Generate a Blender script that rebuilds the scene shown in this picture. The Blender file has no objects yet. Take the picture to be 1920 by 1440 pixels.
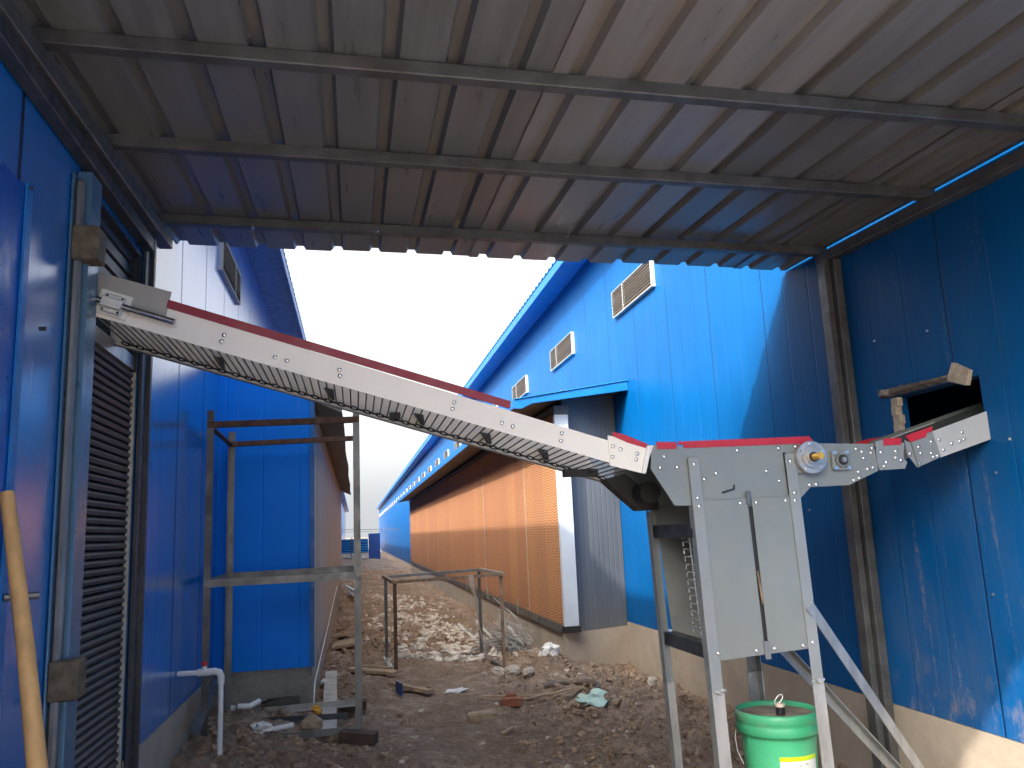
import bpy, math, random
import numpy as np
from mathutils import Vector, Matrix
R = math.radians
sc = bpy.context.scene
col = sc.collection
rnd = random.Random(7)

# ------------------------------------------------------------------ camera, sky, sun, exposure
cam_d = bpy.data.cameras.new('camera'); cam = bpy.data.objects.new('camera', cam_d); col.objects.link(cam)
cam_d.sensor_width = 36.0; cam_d.lens = 36.0 * 1536.24 / 1920; cam_d.clip_start = 0.05; cam_d.clip_end = 3000
_y, _p, _r = .193555, .17669, -.0434901
_f = Vector((math.sin(_y)*math.cos(_p), math.cos(_y)*math.cos(_p), math.sin(_p)))
_ri = Vector((math.cos(_y), -math.sin(_y), 0)); _u = _ri.cross(_f)
_c, _s = math.cos(_r), math.sin(_r)
_R, _U = _c*_ri + _s*_u, -_s*_ri + _c*_u
cam.matrix_world = Matrix(((_R.x, _U.x, -_f.x, 0), (_R.y, _U.y, -_f.y, 0), (_R.z, _U.z, -_f.z, 1.25), (0, 0, 0, 1)))
sc.camera = cam
SUN = Vector((-1.0, -0.85, 1.0)).normalized()
w = bpy.data.worlds.new('World'); sc.world = w; w.use_nodes = True
nt = w.node_tree
sky = nt.nodes.new('ShaderNodeTexSky'); sky.sky_type = 'NISHITA'; sky.sun_disc = False
sky.sun_elevation = math.asin(SUN.z); sky.sun_rotation = math.atan2(SUN.x, SUN.y)
sky.air_density = 0.45; sky.dust_density = 10.0; sky.ozone_density = 1.0
bg = nt.nodes['Background']; bg.inputs['Strength'].default_value = 0.15
hs = nt.nodes.new('ShaderNodeHueSaturation'); hs.inputs['Saturation'].default_value = .16      # hazy, milky air
nt.links.new(sky.outputs['Color'], hs.inputs['Color']); tn = nt.nodes.new('ShaderNodeMix'); tn.data_type = 'RGBA'; tn.blend_type = 'MULTIPLY'; tn.inputs[0].default_value = 1.0; tn.inputs[7].default_value = (1.02, 1.0, .94, 1)   # dusty, slightly warm haze
ad = nt.nodes.new('ShaderNodeMix'); ad.data_type = 'RGBA'; ad.blend_type = 'ADD'; ad.inputs[0].default_value = 1.0; ad.inputs[7].default_value = (1.32, 1.38, 1.44, 1)   # even veil of haze
nt.links.new(hs.outputs['Color'], tn.inputs[6]); nt.links.new(tn.outputs[2], ad.inputs[6]); nt.links.new(ad.outputs[2], bg.inputs['Color'])
sd = bpy.data.lights.new('sun', 'SUN'); sd.energy = 2.0; sd.angle = R(0.9); sd.color = (1.0, .95, .87)
so = bpy.data.objects.new('sun', sd); col.objects.link(so); so.rotation_euler = SUN.to_track_quat('Z', 'Y').to_euler()
so.location = (-20, -17, 30)
sc.view_settings.view_transform = 'Standard'; sc.view_settings.look = 'None'
sc.view_settings.exposure = 1.70; sc.view_settings.gamma = 1.0
sc.cycles.use_denoising = True
sc.cycles.max_bounces = 8; sc.cycles.diffuse_bounces = 5; sc.cycles.glossy_bounces = 4
sc.cycles.sample_clamp_indirect = 6.0; sc.cycles.caustics_reflective = False

# ------------------------------------------------------------------ material helpers
class N:
    """small wrapper round one material's node tree"""
    def __init__(s, name, rough=.5, metal=0.0, spec=.5, base=(.5, .5, .5)):
        s.m = bpy.data.materials.new(name); s.m.use_nodes = True
        s.t = s.m.node_tree; s.b = s.t.nodes['Principled BSDF']
        s.b.inputs['Roughness'].default_value = rough; s.b.inputs['Metallic'].default_value = metal
        s.b.inputs['Specular IOR Level'].default_value = spec
        s.b.inputs['Base Color'].default_value = (*base, 1)
        s._co = None
    def put(s, sock, v):
        if hasattr(v, 'is_output') or hasattr(v, 'links'): s.t.links.new(v, sock)
        elif isinstance(v, (tuple, list)): sock.default_value = (*v, 1) if len(v) == 3 and len(sock.default_value) == 4 else v
        else: sock.default_value = v
    def co(s):
        if s._co is None: s._co = s.t.nodes.new('ShaderNodeTexCoord').outputs['Object']
        return s._co
    def xyz(s):
        n = s.t.nodes.new('ShaderNodeSeparateXYZ'); s.t.links.new(s.co(), n.inputs[0]); return n.outputs
    def mp(s, scale, loc=(0, 0, 0)):
        n = s.t.nodes.new('ShaderNodeMapping'); s.t.links.new(s.co(), n.inputs[0])
        n.inputs['Scale'].default_value = scale; n.inputs['Location'].default_value = loc; return n.outputs[0]
    def noise(s, scale=5, detail=4, rough=.55, vec=None, dist=0.0):
        n = s.t.nodes.new('ShaderNodeTexNoise'); s.t.links.new(vec if vec is not None else s.co(), n.inputs['Vector'])
        n.inputs['Scale'].default_value = scale; n.inputs['Detail'].default_value = detail
        n.inputs['Roughness'].default_value = rough; n.inputs['Distortion'].default_value = dist; return n.outputs['Fac']
    def voro(s, scale, vec=None, feature='F1', out='Distance'):
        n = s.t.nodes.new('ShaderNodeTexVoronoi'); n.feature = feature
        s.t.links.new(vec if vec is not None else s.co(), n.inputs['Vector']); n.inputs['Scale'].default_value = scale
        return n.outputs[out]
    def math(s, op, a, b=None, c=None):
        n = s.t.nodes.new('ShaderNodeMath'); n.operation = op
        s.put(n.inputs[0], a)
        if b is not None: s.put(n.inputs[1], b)
        if c is not None: s.put(n.inputs[2], c)
        return n.outputs[0]
    def step(s, v, lo, hi, a=0.0, b=1.0):
        n = s.t.nodes.new('ShaderNodeMapRange'); n.interpolation_type = 'SMOOTHSTEP'
        s.put(n.inputs['Value'], v)
        n.inputs['From Min'].default_value = lo; n.inputs['From Max'].default_value = hi
        n.inputs['To Min'].default_value = a; n.inputs['To Max'].default_value = b; return n.outputs[0]
    def ramp(s, v, stops):
        n = s.t.nodes.new('ShaderNodeValToRGB'); s.put(n.inputs[0], v); e = n.color_ramp.elements
        while len(e) < len(stops): e.new(.5)
        for i, (p, c) in enumerate(stops): e[i].position = p; e[i].color = (*c, 1)
        return n.outputs[0]
    def mix(s, f, a, b):
        n = s.t.nodes.new('ShaderNodeMix'); n.data_type = 'RGBA'
        s.put(n.inputs[0], f); s.put(n.inputs[6], a); s.put(n.inputs[7], b); return n.outputs[2]
    def color(s, v): s.put(s.b.inputs['Base Color'], v)
    def rough(s, v): s.put(s.b.inputs['Roughness'], v)
    def bump(s, h, dist=.01, strength=1.0):
        n = s.t.nodes.new('ShaderNodeBump'); s.put(n.inputs['Height'], h)
        n.inputs['Distance'].default_value = dist; n.inputs['Strength'].default_value = strength
        prev = getattr(s, '_bump', None)
        if prev is not None: s.t.links.new(prev, n.inputs['Normal'])
        s._bump = n.outputs[0]; s.t.links.new(n.outputs[0], s.b.inputs['Normal'])

M = {}
def blue_panel(name, axis, seam, rib, off=0.0, rough=.26, base=(.006, .105, .43), wear=0.0, band=None, dusty=.12, rdep=.3, spec=.5, coat=0.0):
    n = N(name, rough, 0, spec)
    X = n.xyz(); a = X[axis]
    fs = n.math('FRACT', n.math('DIVIDE', n.math('ADD', a, off), seam))
    ds = n.math('ABSOLUTE', n.math('SUBTRACT', fs, .5))
    sw = .018 if rdep < .1 else .006
    seamline = n.step(ds, .5 - sw/seam, .5 - .4*sw/seam)                   # the joint between two panels
    fr = n.math('FRACT', n.math('DIVIDE', n.math('ADD', a, off), rib))
    dr = n.math('ABSOLUTE', n.math('SUBTRACT', fr, .5))
    ribl = n.step(dr, .5 - .012/rib, .5 - .003/rib)
    stretch = (6, 6, .35)
    st = n.noise(3.0, 5, .6, n.mp(stretch))
    blot = n.noise(1.1, 4, .6)
    c = n.mix(n.step(blot, .3, .75), base, tuple(v*1.18 for v in base))
    dust = n.math('MULTIPLY', n.step(st, .50, .80), dusty)
    c = n.mix(dust, c, (.22, .30, .42))
    sp = n.step(n.noise(14, 2, .5, n.mp((1, 1, .35))), .74, .80)
    c = n.mix(n.math('MULTIPLY', sp, .14), c, (.30, .36, .45))
    # thin runs where rain has carried lime down the sheet
    run = n.step(n.noise(9.0, 3, .6, n.mp((1.3, 1.3, .10), (3, 7, 1))), .655, .74)
    run = n.math('MULTIPLY', run, n.step(n.noise(.9, 2, .5), .45, .6))
    c = n.mix(n.math('MULTIPLY', run, .14), c, (.28, .36, .46))
    if coat: n.put(n.b.inputs['Coat Weight'], n.math('MULTIPLY', n.math('SUBTRACT', 1.0, seamline), coat)); n.b.inputs['Coat Roughness'].default_value = .24
    if wear:
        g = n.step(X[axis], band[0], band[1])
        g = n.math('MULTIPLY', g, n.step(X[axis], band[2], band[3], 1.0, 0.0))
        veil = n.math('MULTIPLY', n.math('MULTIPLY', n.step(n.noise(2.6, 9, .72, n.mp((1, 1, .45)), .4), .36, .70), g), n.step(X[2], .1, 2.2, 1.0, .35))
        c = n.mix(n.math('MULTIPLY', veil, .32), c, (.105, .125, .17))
        low = n.step(X[2], .15, 1.15, 1.0, .10)
        drip = n.math('MULTIPLY', n.step(n.noise(7.0, 9, .75, n.mp((1, 1.25, .13), (2, 4.1, 0)), .35), .555, .64), n.step(n.noise(26, 6, .75), .42, .60))
        k = n.math('MULTIPLY', n.math('MULTIPLY', drip, g), n.step(X[2], .3, 1.9, 1.0, .35))
        mud = n.math('MULTIPLY', n.math('MULTIPLY', n.step(n.noise(9, 9, .75, n.mp((1, 1, .6))), .50, .64), g), n.step(X[2], .16, .62, 1.0, 0.0))
        k = n.math('MAXIMUM', k, n.math('MULTIPLY', mud, .8))
        wc = n.mix(n.noise(40, 4), (.20, .15, .115), (.34, .31, .30))
        c = n.mix(n.math('MULTIPLY', k, wear), c, wc)
        n.rough(n.step(k, 0, 1, rough + .08, .75))
    else:
        n.rough(n.step(st, .35, .8, rough, rough + (.05 if axis == 1 and seam < .9 else .12)))
    c = n.mix(n.math('MULTIPLY', seamline, .95 if rdep < .1 else .75), c, (.002, .012, .05))
    n.color(c)
    n.bump(n.math('ADD', n.math('MULTIPLY', seamline, -1.0), n.math('MULTIPLY', ribl, -rdep)), .006)
    n.bump(n.noise(1.2 if rdep < .1 else 2.2, 2, .5, n.mp((1.0, 1.0, .12))), .02, .14 if rdep < .1 else .22)
    return n.m
M['blue_left'] = blue_panel('blue_left', 1, .84, .21, off=.28, rdep=.05, rough=.2, base=(.0003, .15, .48), dusty=.04, spec=.7, coat=.7)
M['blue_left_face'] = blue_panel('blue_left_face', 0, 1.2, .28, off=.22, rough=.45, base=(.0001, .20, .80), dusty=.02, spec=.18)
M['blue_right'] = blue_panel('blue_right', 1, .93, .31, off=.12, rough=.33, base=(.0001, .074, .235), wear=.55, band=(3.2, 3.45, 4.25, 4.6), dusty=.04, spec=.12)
def plain(name, base, rough=.5, metal=0, var=.25, scale=6, bump=.0, spec=.5, dirt=None, dirtamt=.3, stretch=(1, 1, 1)):
    n = N(name, rough, metal, spec)
    f = n.noise(scale, 5, .6, n.mp(stretch))
    c = n.mix(n.step(f, .3, .7), tuple(v*(1-var) for v in base), tuple(min(1, v*(1+var*.6)) for v in base))
    if dirt:
        d = n.step(n.noise(scale*.6, 7, .68, n.mp(stretch, (5, 3, 9))), .5, .72)
        c = n.mix(n.math('MULTIPLY', d, dirtamt), c, dirt)
    n.color(c)
    n.rough(n.step(n.noise(scale*2.3, 3), .3, .7, max(.05, rough-.07), min(1, rough+.12)))
    if bump: n.bump(n.noise(scale*5, 6, .65), bump)
    return n.m
M['blue_trim'] = plain('blue_trim', (.002, .13, .40), .4, var=.12)
M['blue_dark'] = plain('blue_dark', (.004, .045, .20), .4, var=.12)
M['blue_roof'] = plain('blue_roof', (.01, .19, .48), .45, var=.12)
M['galv'] = plain('galv', (.19, .195, .195), .38, .55, .28, 9, dirt=(.20, .19, .17), dirtamt=.4, stretch=(1, 1, .4))
M['galv_bright'] = plain('galv_bright', (.38, .385, .38), .36, .5, .22, 12, dirt=(.30, .27, .22), dirtamt=.35, stretch=(1, 1, .35))
M['steel_dark'] = plain('steel_dark', (.055, .06, .07), .42, .35, .3, 8, dirt=(.10, .09, .085), dirtamt=.4)
M['steel_tube'] = plain('steel_tube', (.125, .125, .125), .42, .5, .3, 7, dirt=(.12, .08, .06), dirtamt=.4)
M['rust'] = plain('rust', (.12, .062, .038), .8, .1, .4, 18, dirt=(.22, .19, .16), dirtamt=.45, bump=.002)
M['rust_light'] = plain('rust_light', (.26, .17, .11), .7, .2, .4, 16, dirt=(.17, .08, .04), dirtamt=.55, bump=.002)
M['steel_blue'] = plain('steel_blue', (.09, .19, .30), .33, .3, .2, 3, dirt=(.16, .20, .24), dirtamt=.4, stretch=(1, 1, .15))
M['cream'] = plain('cream', (.80, .75, .68), .42, 0, .04, 3, dirt=(.70, .64, .56), dirtamt=.18)
M['grey_plate'] = plain('grey_plate', (.195, .212, .207), .40, .15, .06, 3, dirt=(.24, .25, .245), dirtamt=.25)
M['grey_pale'] = plain('grey_pale', (.42, .43, .44), .42, .1, .06, 4)
M['grey_mid'] = plain('grey_mid', (.225, .242, .25), .40, .15, .08, 4)
M['grey_dark_plate'] = plain('grey_dark_plate', (.19, .20, .195), .45, .2, .2, 5)
M['zinc'] = plain('zinc', (.72, .73, .72), .25, .9, .15, 30)
M['machined'] = plain('machined', (.46, .43, .39), .34, .75, .2, 20)
M['brass'] = plain('brass', (.62, .36, .06), .36, .5, .2, 30)
M['chrome'] = plain('chrome', (.42, .42, .42), .14, .95, .1, 20)
M['alu'] = plain('alu', (.66, .65, .61), .4, .5, .1, 20)
M['red'] = plain('red', (.42, .018, .035), .42, 0, .1, 8)
M['dark_red'] = plain('dark_red', (.24, .012, .032), .45, 0, .12, 8)
M['black'] = plain('black', (.012, .012, .013), .5, 0, .2, 9)
M['rubber'] = plain('rubber', (.055, .06, .055), .6, 0, .2, 9, dirt=(.12, .12, .11), dirtamt=.4)
M['foam'] = plain('foam', (.56, .48, .38), .9, 0, .25, 25, bump=.01, dirt=(.30, .18, .10), dirtamt=.5)
M['flap'] = plain('flap', (.15, .125, .105), .7, 0, .4, 22, bump=.006, dirt=(.55, .50, .42), dirtamt=.8)
M['concrete_grey'] = plain('concrete_grey', (.30, .285, .255), .9, 0, .3, 3.5, bump=.012, dirt=(.12, .115, .108), dirtamt=.75)
M['concrete_tan'] = plain('concrete_tan', (.385, .315, .245), .85, 0, .14, 2.5, bump=.006, dirt=(.30, .245, .19), dirtamt=.35)
M['dark_clad'] = None
M['white_trim'] = plain('white_trim', (.47, .51, .57), .4, 0, .06, 4)
M['pvc'] = plain('pvc', (.78, .78, .76), .35, 0, .05, 8, dirt=(.45, .40, .34), dirtamt=.25)
M['valve_red'] = plain('valve_red', (.55, .02, .03), .4, 0, .1, 8)
M['wood'] = plain('wood', (.36, .25, .15), .75, 0, .25, 9, bump=.004, stretch=(1, 1, 1), dirt=(.17, .12, .08), dirtamt=.5)
M['wood_pole'] = plain('wood_pole', (.50, .29, .11), .6, 0, .18, 9, stretch=(3, 3, .5), dirt=(.40, .20, .06), dirtamt=.4)
M['wood_dark'] = plain('wood_dark', (.075, .045, .033), .85, 0, .3, 12, bump=.006)
M['plank_grey'] = plain('plank_grey', (.46, .43, .39), .8, 0, .2, 9, bump=.003, dirt=(.16, .12, .09), dirtamt=.6)
M['stone_tan'] = plain('stone_tan', (.40, .30, .20), .9, 0, .25, 16, bump=.01)
M['brick'] = plain('brick', (.30, .105, .06), .9, 0, .3, 14, bump=.01, dirt=(.35, .28, .22), dirtamt=.4)
M['stone_pale'] = plain('stone_pale', (.56, .49, .41), .9, 0, .3, 9, bump=.01, dirt=(.28, .20, .14), dirtamt=.6)
M['white_scrap'] = plain('white_scrap', (.70, .68, .65), .6, 0, .12, 12, dirt=(.40, .34, .27), dirtamt=.4)
M['green_film'] = plain('green_film', (.50, .66, .55), .4, 0, .15, 6)
M['bucket_green'] = plain('bucket_green', (.08, .50, .24), .38, 0, .08, 4, dirt=(.34, .42, .29), dirtamt=.32)
M['bucket_lid'] = plain('bucket_lid', (.05, .36, .17), .45, 0, .1, 6, dirt=(.36, .36, .26), dirtamt=.55)
M['lid_dirt'] = plain('lid_dirt', (.22, .17, .13), .85, 0, .45, 9, bump=.004, dirt=(.46, .40, .32), dirtamt=.75)
M['paper'] = plain('paper', (.82, .83, .78), .5, 0, .03, 8)
M['lime'] = plain('lime', (.60, .80, .01), .45, 0, .05, 8)
M['yellow'] = plain('yellow', (.90, .72, .02), .45, 0, .08, 8)
M['ink'] = plain('ink', (.10, .10, .09), .6, 0, .1, 8)
M['orange_scrap'] = plain('orange_scrap', (.70, .36, .04), .5, 0, .2, 14)
M['mesh_grey'] = None

def m_shutter():
    n = N('shutter', .45, .25, .5); z = n.xyz()[2]
    f = n.noise(4, 4, .6)
    n.color(n.mix(n.step(f, .3, .7), (.035, .037, .042), (.058, .060, .066)))
    return n.m
M['shutter'] = m_shutter()
def m_clad():
    n = N('dark_clad', .5, .1, .5); x = n.xyz()[0]
    fr = n.math('FRACT', n.math('DIVIDE', x, .062))
    l = n.step(n.math('ABSOLUTE', n.math('SUBTRACT', fr, .5)), .40, .47)
    n.color(n.mix(n.step(n.noise(3, 5, .6, n.mp((1, 1, .3))), .3, .7), (.12, .125, .132), (.16, .165, .172)))
    n.bump(n.math('MULTIPLY', l, -1.0), .004)
    return n.m
M['dark_clad'] = m_clad()
def m_sheet(name, k):
    n = N(name, .36, .0, .45); kk = lambda t: tuple(v*k for v in t)
    big = n.noise(.9, 4, .6, n.mp((1.0, .35, 1))); st = n.noise(4, 5, .6, n.mp((4, .35, 1)))
    oi = n.t.nodes.new('ShaderNodeObjectInfo').outputs['Random']
    c = n.mix(n.step(st, .3, .75), kk((.132, .129, .127)), kk((.198, .194, .190)))
    c = n.mix(n.math('MULTIPLY', n.step(big, .42, .70), .4), c, kk((.17, .135, .105)))
    c = n.mix(n.math('MULTIPLY', oi, .35), c, kk((.16, .137, .118)))
    n.color(c)
    n.rough(n.step(st, .3, .8, .27, .5))
    n.bump(n.noise(3, 2, .5, n.mp((1.5, .2, 1))), .01, .3)
    return n.m
M['canopy_sheet'] = m_sheet('canopy_sheet', 1.0); M['canopy_sheet_brown'] = m_sheet('canopy_sheet_brown', 1.45)
def m_pad(name, cols, depth):
    n = N(name, .9, 0, .15); X = n.xyz(); y, z = X[1], X[2]
    tri = n.math('PINGPONG', y, .10)                                         # fluted paper: zigzag in neighbouring layers
    v = n.math('FRACT', n.math('DIVIDE', n.math('ADD', z, n.math('MULTIPLY', tri, .22)), .031))
    h = n.math('ABSOLUTE', n.math('SUBTRACT', v, .5))
    ho = n.step(h, .04, .30)
    bandn = n.t.nodes.new('ShaderNodeTexWhiteNoise'); bandn.noise_dimensions = '1D'
    n.put(bandn.inputs['W'], n.math('FLOOR', n.math('DIVIDE', y, .6)))
    b = bandn.outputs['Value']
    c0 = n.mix(b, cols[0], cols[1])
    c0 = n.mix(n.math('MULTIPLY', n.step(n.noise(2.2, 5, .65, n.mp((1, 1, .22))), .4, .75), .5), c0, cols[2])
    c = n.mix(ho, cols[3], c0)
    fj = n.math('ABSOLUTE', n.math('SUBTRACT', n.math('FRACT', n.math('DIVIDE', y, .6)), .5))
    n.color(n.mix(n.math('MULTIPLY', n.step(fj, .490, .497), .6), c, cols[4]))
    n.bump(ho, depth)
    return n.m
M['pad'] = m_pad('pad', ((.44, .195, .104), (.51, .25, .113), (.37, .19, .122), (.32, .14, .073), (.40, .25, .155)), .012)
M['pad_grey'] = m_pad('pad_grey', ((.30, .26, .225), (.38, .33, .29), (.23, .20, .175), (.19, .165, .145), (.36, .33, .30)), .008)
M['vent_frame'] = plain('vent_frame', (.46, .46, .46), .5, .1, .1, 6)
def m_mesh():
    n = N('vent_mesh', .6, .3, .4); z = n.xyz()[2]
    fr = n.math('FRACT', n.math('DIVIDE', z, .028))
    h = n.step(n.math('ABSOLUTE', n.math('SUBTRACT', fr, .5)), .12, .40)
    n.color(n.mix(h, (.19, .155, .125), (.085, .07, .058)))
    n.bump(n.math('MULTIPLY', h, -1), .01)
    return n.m
M['mesh_grey'] = m_mesh()
def m_soil():
    n = N('soil', .95, 0, .10)
    a = n.noise(1.1, 6, .62); b = n.noise(7, 8, .74); d = n.noise(30, 7, .75)
    c = n.mix(n.step(a, .36, .66), (.36, .25, .178), (.58, .435, .325))
    c = n.mix(n.math('MULTIPLY', n.step(b, .44, .62, 1.0, 0.0), .6), c, (.24, .165, .118))
    c = n.mix(n.math('MULTIPLY', n.step(d, .50, .68), .6), c, (.58, .45, .345))
    c = n.mix(n.math('MULTIPLY', n.step(d, .34, .46, 1.0, 0.0), .6), c, (.15, .10, .07))
    sp = n.step(n.noise(60, 2, .5), .69, .74)
    c = n.mix(n.math('MULTIPLY', sp, .7), c, (.60, .52, .43))
    n.color(c)
    v = n.voro(11, n.mp((1, 1, 1)), 'F1'); v2 = n.voro(27, None, 'F1')
    n.bump(n.noise(20, 9, .78), .06, 1.0)
    n.bump(v, .035, .8); n.bump(v2, .018, .8)
    return n.m
M['soil'] = m_soil()
M['clod'] = plain('clod', (.37, .262, .187), .95, 0, .4, 20, bump=.012, spec=.1, dirt=(.44, .33, .245), dirtamt=.4)
M['rubble'] = plain('rubble', (.68, .61, .53), .95, 0, .3, 9, bump=.01, spec=.15, dirt=(.30, .22, .16), dirtamt=.6)

# ------------------------------------------------------------------ mesh helpers
class MB:
    def __init__(s): s.v = []; s.f = []; s.sm = []
    def add(s, vs, fs, smooth=False):
        o = len(s.v); s.v += [tuple(q) for q in vs]; s.f += [tuple(i + o for i in f) for f in fs]; s.sm += [smooth]*len(fs); return s
    def box(s, x0, x1, y0, y1, z0, z1):
        vs = [(x0, y0, z0), (x1, y0, z0), (x1, y1, z0), (x0, y1, z0), (x0, y0, z1), (x1, y0, z1), (x1, y1, z1), (x0, y1, z1)]
        return s.add(vs, [(0, 3, 2, 1), (4, 5, 6, 7), (0, 1, 5, 4), (1, 2, 6, 5), (2, 3, 7, 6), (3, 0, 4, 7)])
    def prism(s, poly, plane, a, b):
        """poly: 2D outline; plane 'xz' is extruded along y, 'yz' along x, 'xy' along z, from a to b"""
        put = {'xz': lambda p, t: (p[0], t, p[1]), 'yz': lambda p, t: (t, p[0], p[1]), 'xy': lambda p, t: (p[0], p[1], t)}[plane]
        n = len(poly); vs = [put(p, a) for p in poly] + [put(p, b) for p in poly]
        ar = sum(poly[i][0]*poly[(i+1) % n][1] - poly[(i+1) % n][0]*poly[i][1] for i in range(n))
        flip = (ar > 0) ^ (plane == 'xz') ^ (b < a)
        fs = [tuple(range(n-1, -1, -1)), tuple(range(n, 2*n))] + [(i, (i+1) % n, (i+1) % n + n, i+n) for i in range(n)]
        if not flip: fs = [f[::-1] for f in fs]
        return s.add(vs, fs)
    def frame(s, p, q, up):
        d = (Vector(q) - Vector(p)); L = d.length; d.normalize(); u = Vector(up); u = (u - d*u.dot(d))
        if u.length < 1e-6: u = d.orthogonal()
        u.normalize(); r = d.cross(u); return d, u, r, L
    def prof(s, p, q, poly, up=(0, 0, 1)):
        """extrude a 2D outline (right, up) from p to q"""
        d, u, r, L = s.frame(p, q, up); n = len(poly); P, Q = Vector(p), Vector(q)
        vs = [P + r*a + u*b for a, b in poly] + [Q + r*a + u*b for a, b in poly]
        ar = sum(poly[i][0]*poly[(i+1) % n][1] - poly[(i+1) % n][0]*poly[i][1] for i in range(n))
        fs = [tuple(range(n)), tuple(range(2*n-1, n-1, -1))] + [(i, i+n, (i+1) % n + n, (i+1) % n) for i in range(n)]
        if ar < 0: fs = [f[::-1] for f in fs]
        return s.add(vs, fs)
    def bar(s, p, q, w_, h_, up=(0, 0, 1)):
        a, b = w_/2, h_/2; return s.prof(p, q, [(-a, -b), (a, -b), (a, b), (-a, b)], up)
    def angle(s, p, q, w_, up=(0, 0, 1), t=.005, sx=1, sy=1):
        return s.prof(p, q, [(0, 0), (w_*sx, 0), (w_*sx, t*sy), (t*sx, t*sy), (t*sx, w_*sy), (0, w_*sy)], up)
    def tube(s, pts, r, n=10, caps=True):
        pts = [Vector(p) for p in pts]; rings = []; u = None
        for i, p in enumerate(pts):
            d = (pts[min(i+1, len(pts)-1)] - pts[max(i-1, 0)]).normalized()
            u = d.orthogonal().normalized() if u is None else (u - d*u.dot(d)).normalized()
            v = d.cross(u); rr = r[i] if isinstance(r, (list, tuple)) else r
            rings.append([p + (u*math.cos(t) + v*math.sin(t))*rr for t in [2*math.pi*k/n for k in range(n)]])
        vs = [q for g in rings for q in g]
        fs = [(i*n+k, i*n+(k+1) % n, (i+1)*n+(k+1) % n, (i+1)*n+k) for i in range(len(pts)-1) for k in range(n)]
        s.add(vs, fs, True)
        if caps: s.add(rings[0], [tuple(range(n-1, -1, -1))]); s.add(rings[-1], [tuple(range(n))])
        return s
    def cyl(s, c, axis, r, h, n=20, r2=None):
        c = Vector(c); a = Vector(axis).normalized(); return s.tube([c, c + a*h], [r, r if r2 is None else r2], n)
    def lathe(s, c, prof, n=40):
        c = Vector(c); m = len(prof)
        vs = [c + Vector((r*math.cos(2*math.pi*k/n), r*math.sin(2*math.pi*k/n), z)) for r, z in prof for k in range(n)]
        fs = [(i*n+k, i*n+(k+1) % n, (i+1)*n+(k+1) % n, (i+1)*n+k) for i in range(m-1) for k in range(n)]
        return s.add(vs, fs, True)
    def rock(s, c, rx, ry, rz, rot=0.0, rough=.25, rg=rnd, seg=7, rings=5):
        vs = [(0, 0, -1)]; ph = rg.random()*9
        for i in range(1, rings):
            t = math.pi*i/rings
            for k in range(seg):
                a = 2*math.pi*(k + .5*(i % 2))/seg; vs.append((math.sin(t)*math.cos(a), math.sin(t)*math.sin(a), -math.cos(t)))
        vs.append((0, 0, 1)); cr, sr = math.cos(rot), math.sin(rot); out = []
        for x, y, z in vs:
            k = 1 + (rg.random()*2-1)*rough; x, y, z = x*k*rx, y*k*ry, z*k*rz
            out.append((c[0]+x*cr-y*sr, c[1]+x*sr+y*cr, c[2]+z))
        fs = [(0, 1+(k+1) % seg, 1+k) for k in range(seg)]
        for i in range(rings-2):
            for k in range(seg):
                a, b = 1+i*seg+k, 1+i*seg+(k+1) % seg; fs += [(a, b, b+seg, a+seg)]
        l = len(vs)-1; fs += [(l, 1+(rings-2)*seg+k, 1+(rings-2)*seg+(k+1) % seg) for k in range(seg)]
        return s.add(out, fs)
    def build(s, name, mat, parent=None, label=None, bevel=0.0, smooth=False, kind=None):
        off = world_loc(parent) if parent else Vector((0, 0, 0))
        me = bpy.data.meshes.new(name); me.from_pydata([(x-off.x, y-off.y, z-off.z) for x, y, z in s.v], [], s.f)
        sm = [True]*len(s.f) if smooth else s.sm
        me.polygons.foreach_set('use_smooth', sm); me.materials.append(M[mat] if isinstance(mat, str) else mat); me.update()
        o = bpy.data.objects.new(name, me); col.objects.link(o)
        if parent: o.parent = parent
        if label: o['label'] = label
        if kind: o['kind'] = kind
        if bevel:
            b = o.modifiers.new('bevel', 'BEVEL'); b.width = bevel; b.segments = 1; b.limit_method = 'ANGLE'; b.angle_limit = R(40)
        return o
def world_loc(o):
    v = Vector((0, 0, 0))
    while o is not None: v += Vector(o.location); o = o.parent
    return v
def thing(name, label, cat, loc=(0, 0, 0), group=None):
    o = bpy.data.objects.new(name, None); col.objects.link(o); o.location = loc; o.empty_display_size = .1
    o['label'] = label; o['category'] = cat
    if group: o['group'] = group
    return o
def solo(name, mb, mat, label, cat, group=None, bevel=0.0, smooth=False):
    """a thing that is one mesh: its origin is put at its base"""
    xs = [v[0] for v in mb.v]; ys = [v[1] for v in mb.v]; zs = [v[2] for v in mb.v]
    b = ((min(xs)+max(xs))/2, (min(ys)+max(ys))/2, min(zs))
    mb.v = [(x-b[0], y-b[1], z-b[2]) for x, y, z in mb.v]
    o = mb.build(name, mat, None, label, bevel, smooth); o.location = b; o['category'] = cat
    if group: o['group'] = group
    return o
def copy_part(o, parent, dloc=(0, 0, 0)):
    c = o.copy(); col.objects.link(c); c.parent = parent; c.location = Vector(o.location) + Vector(dloc); return c

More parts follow.
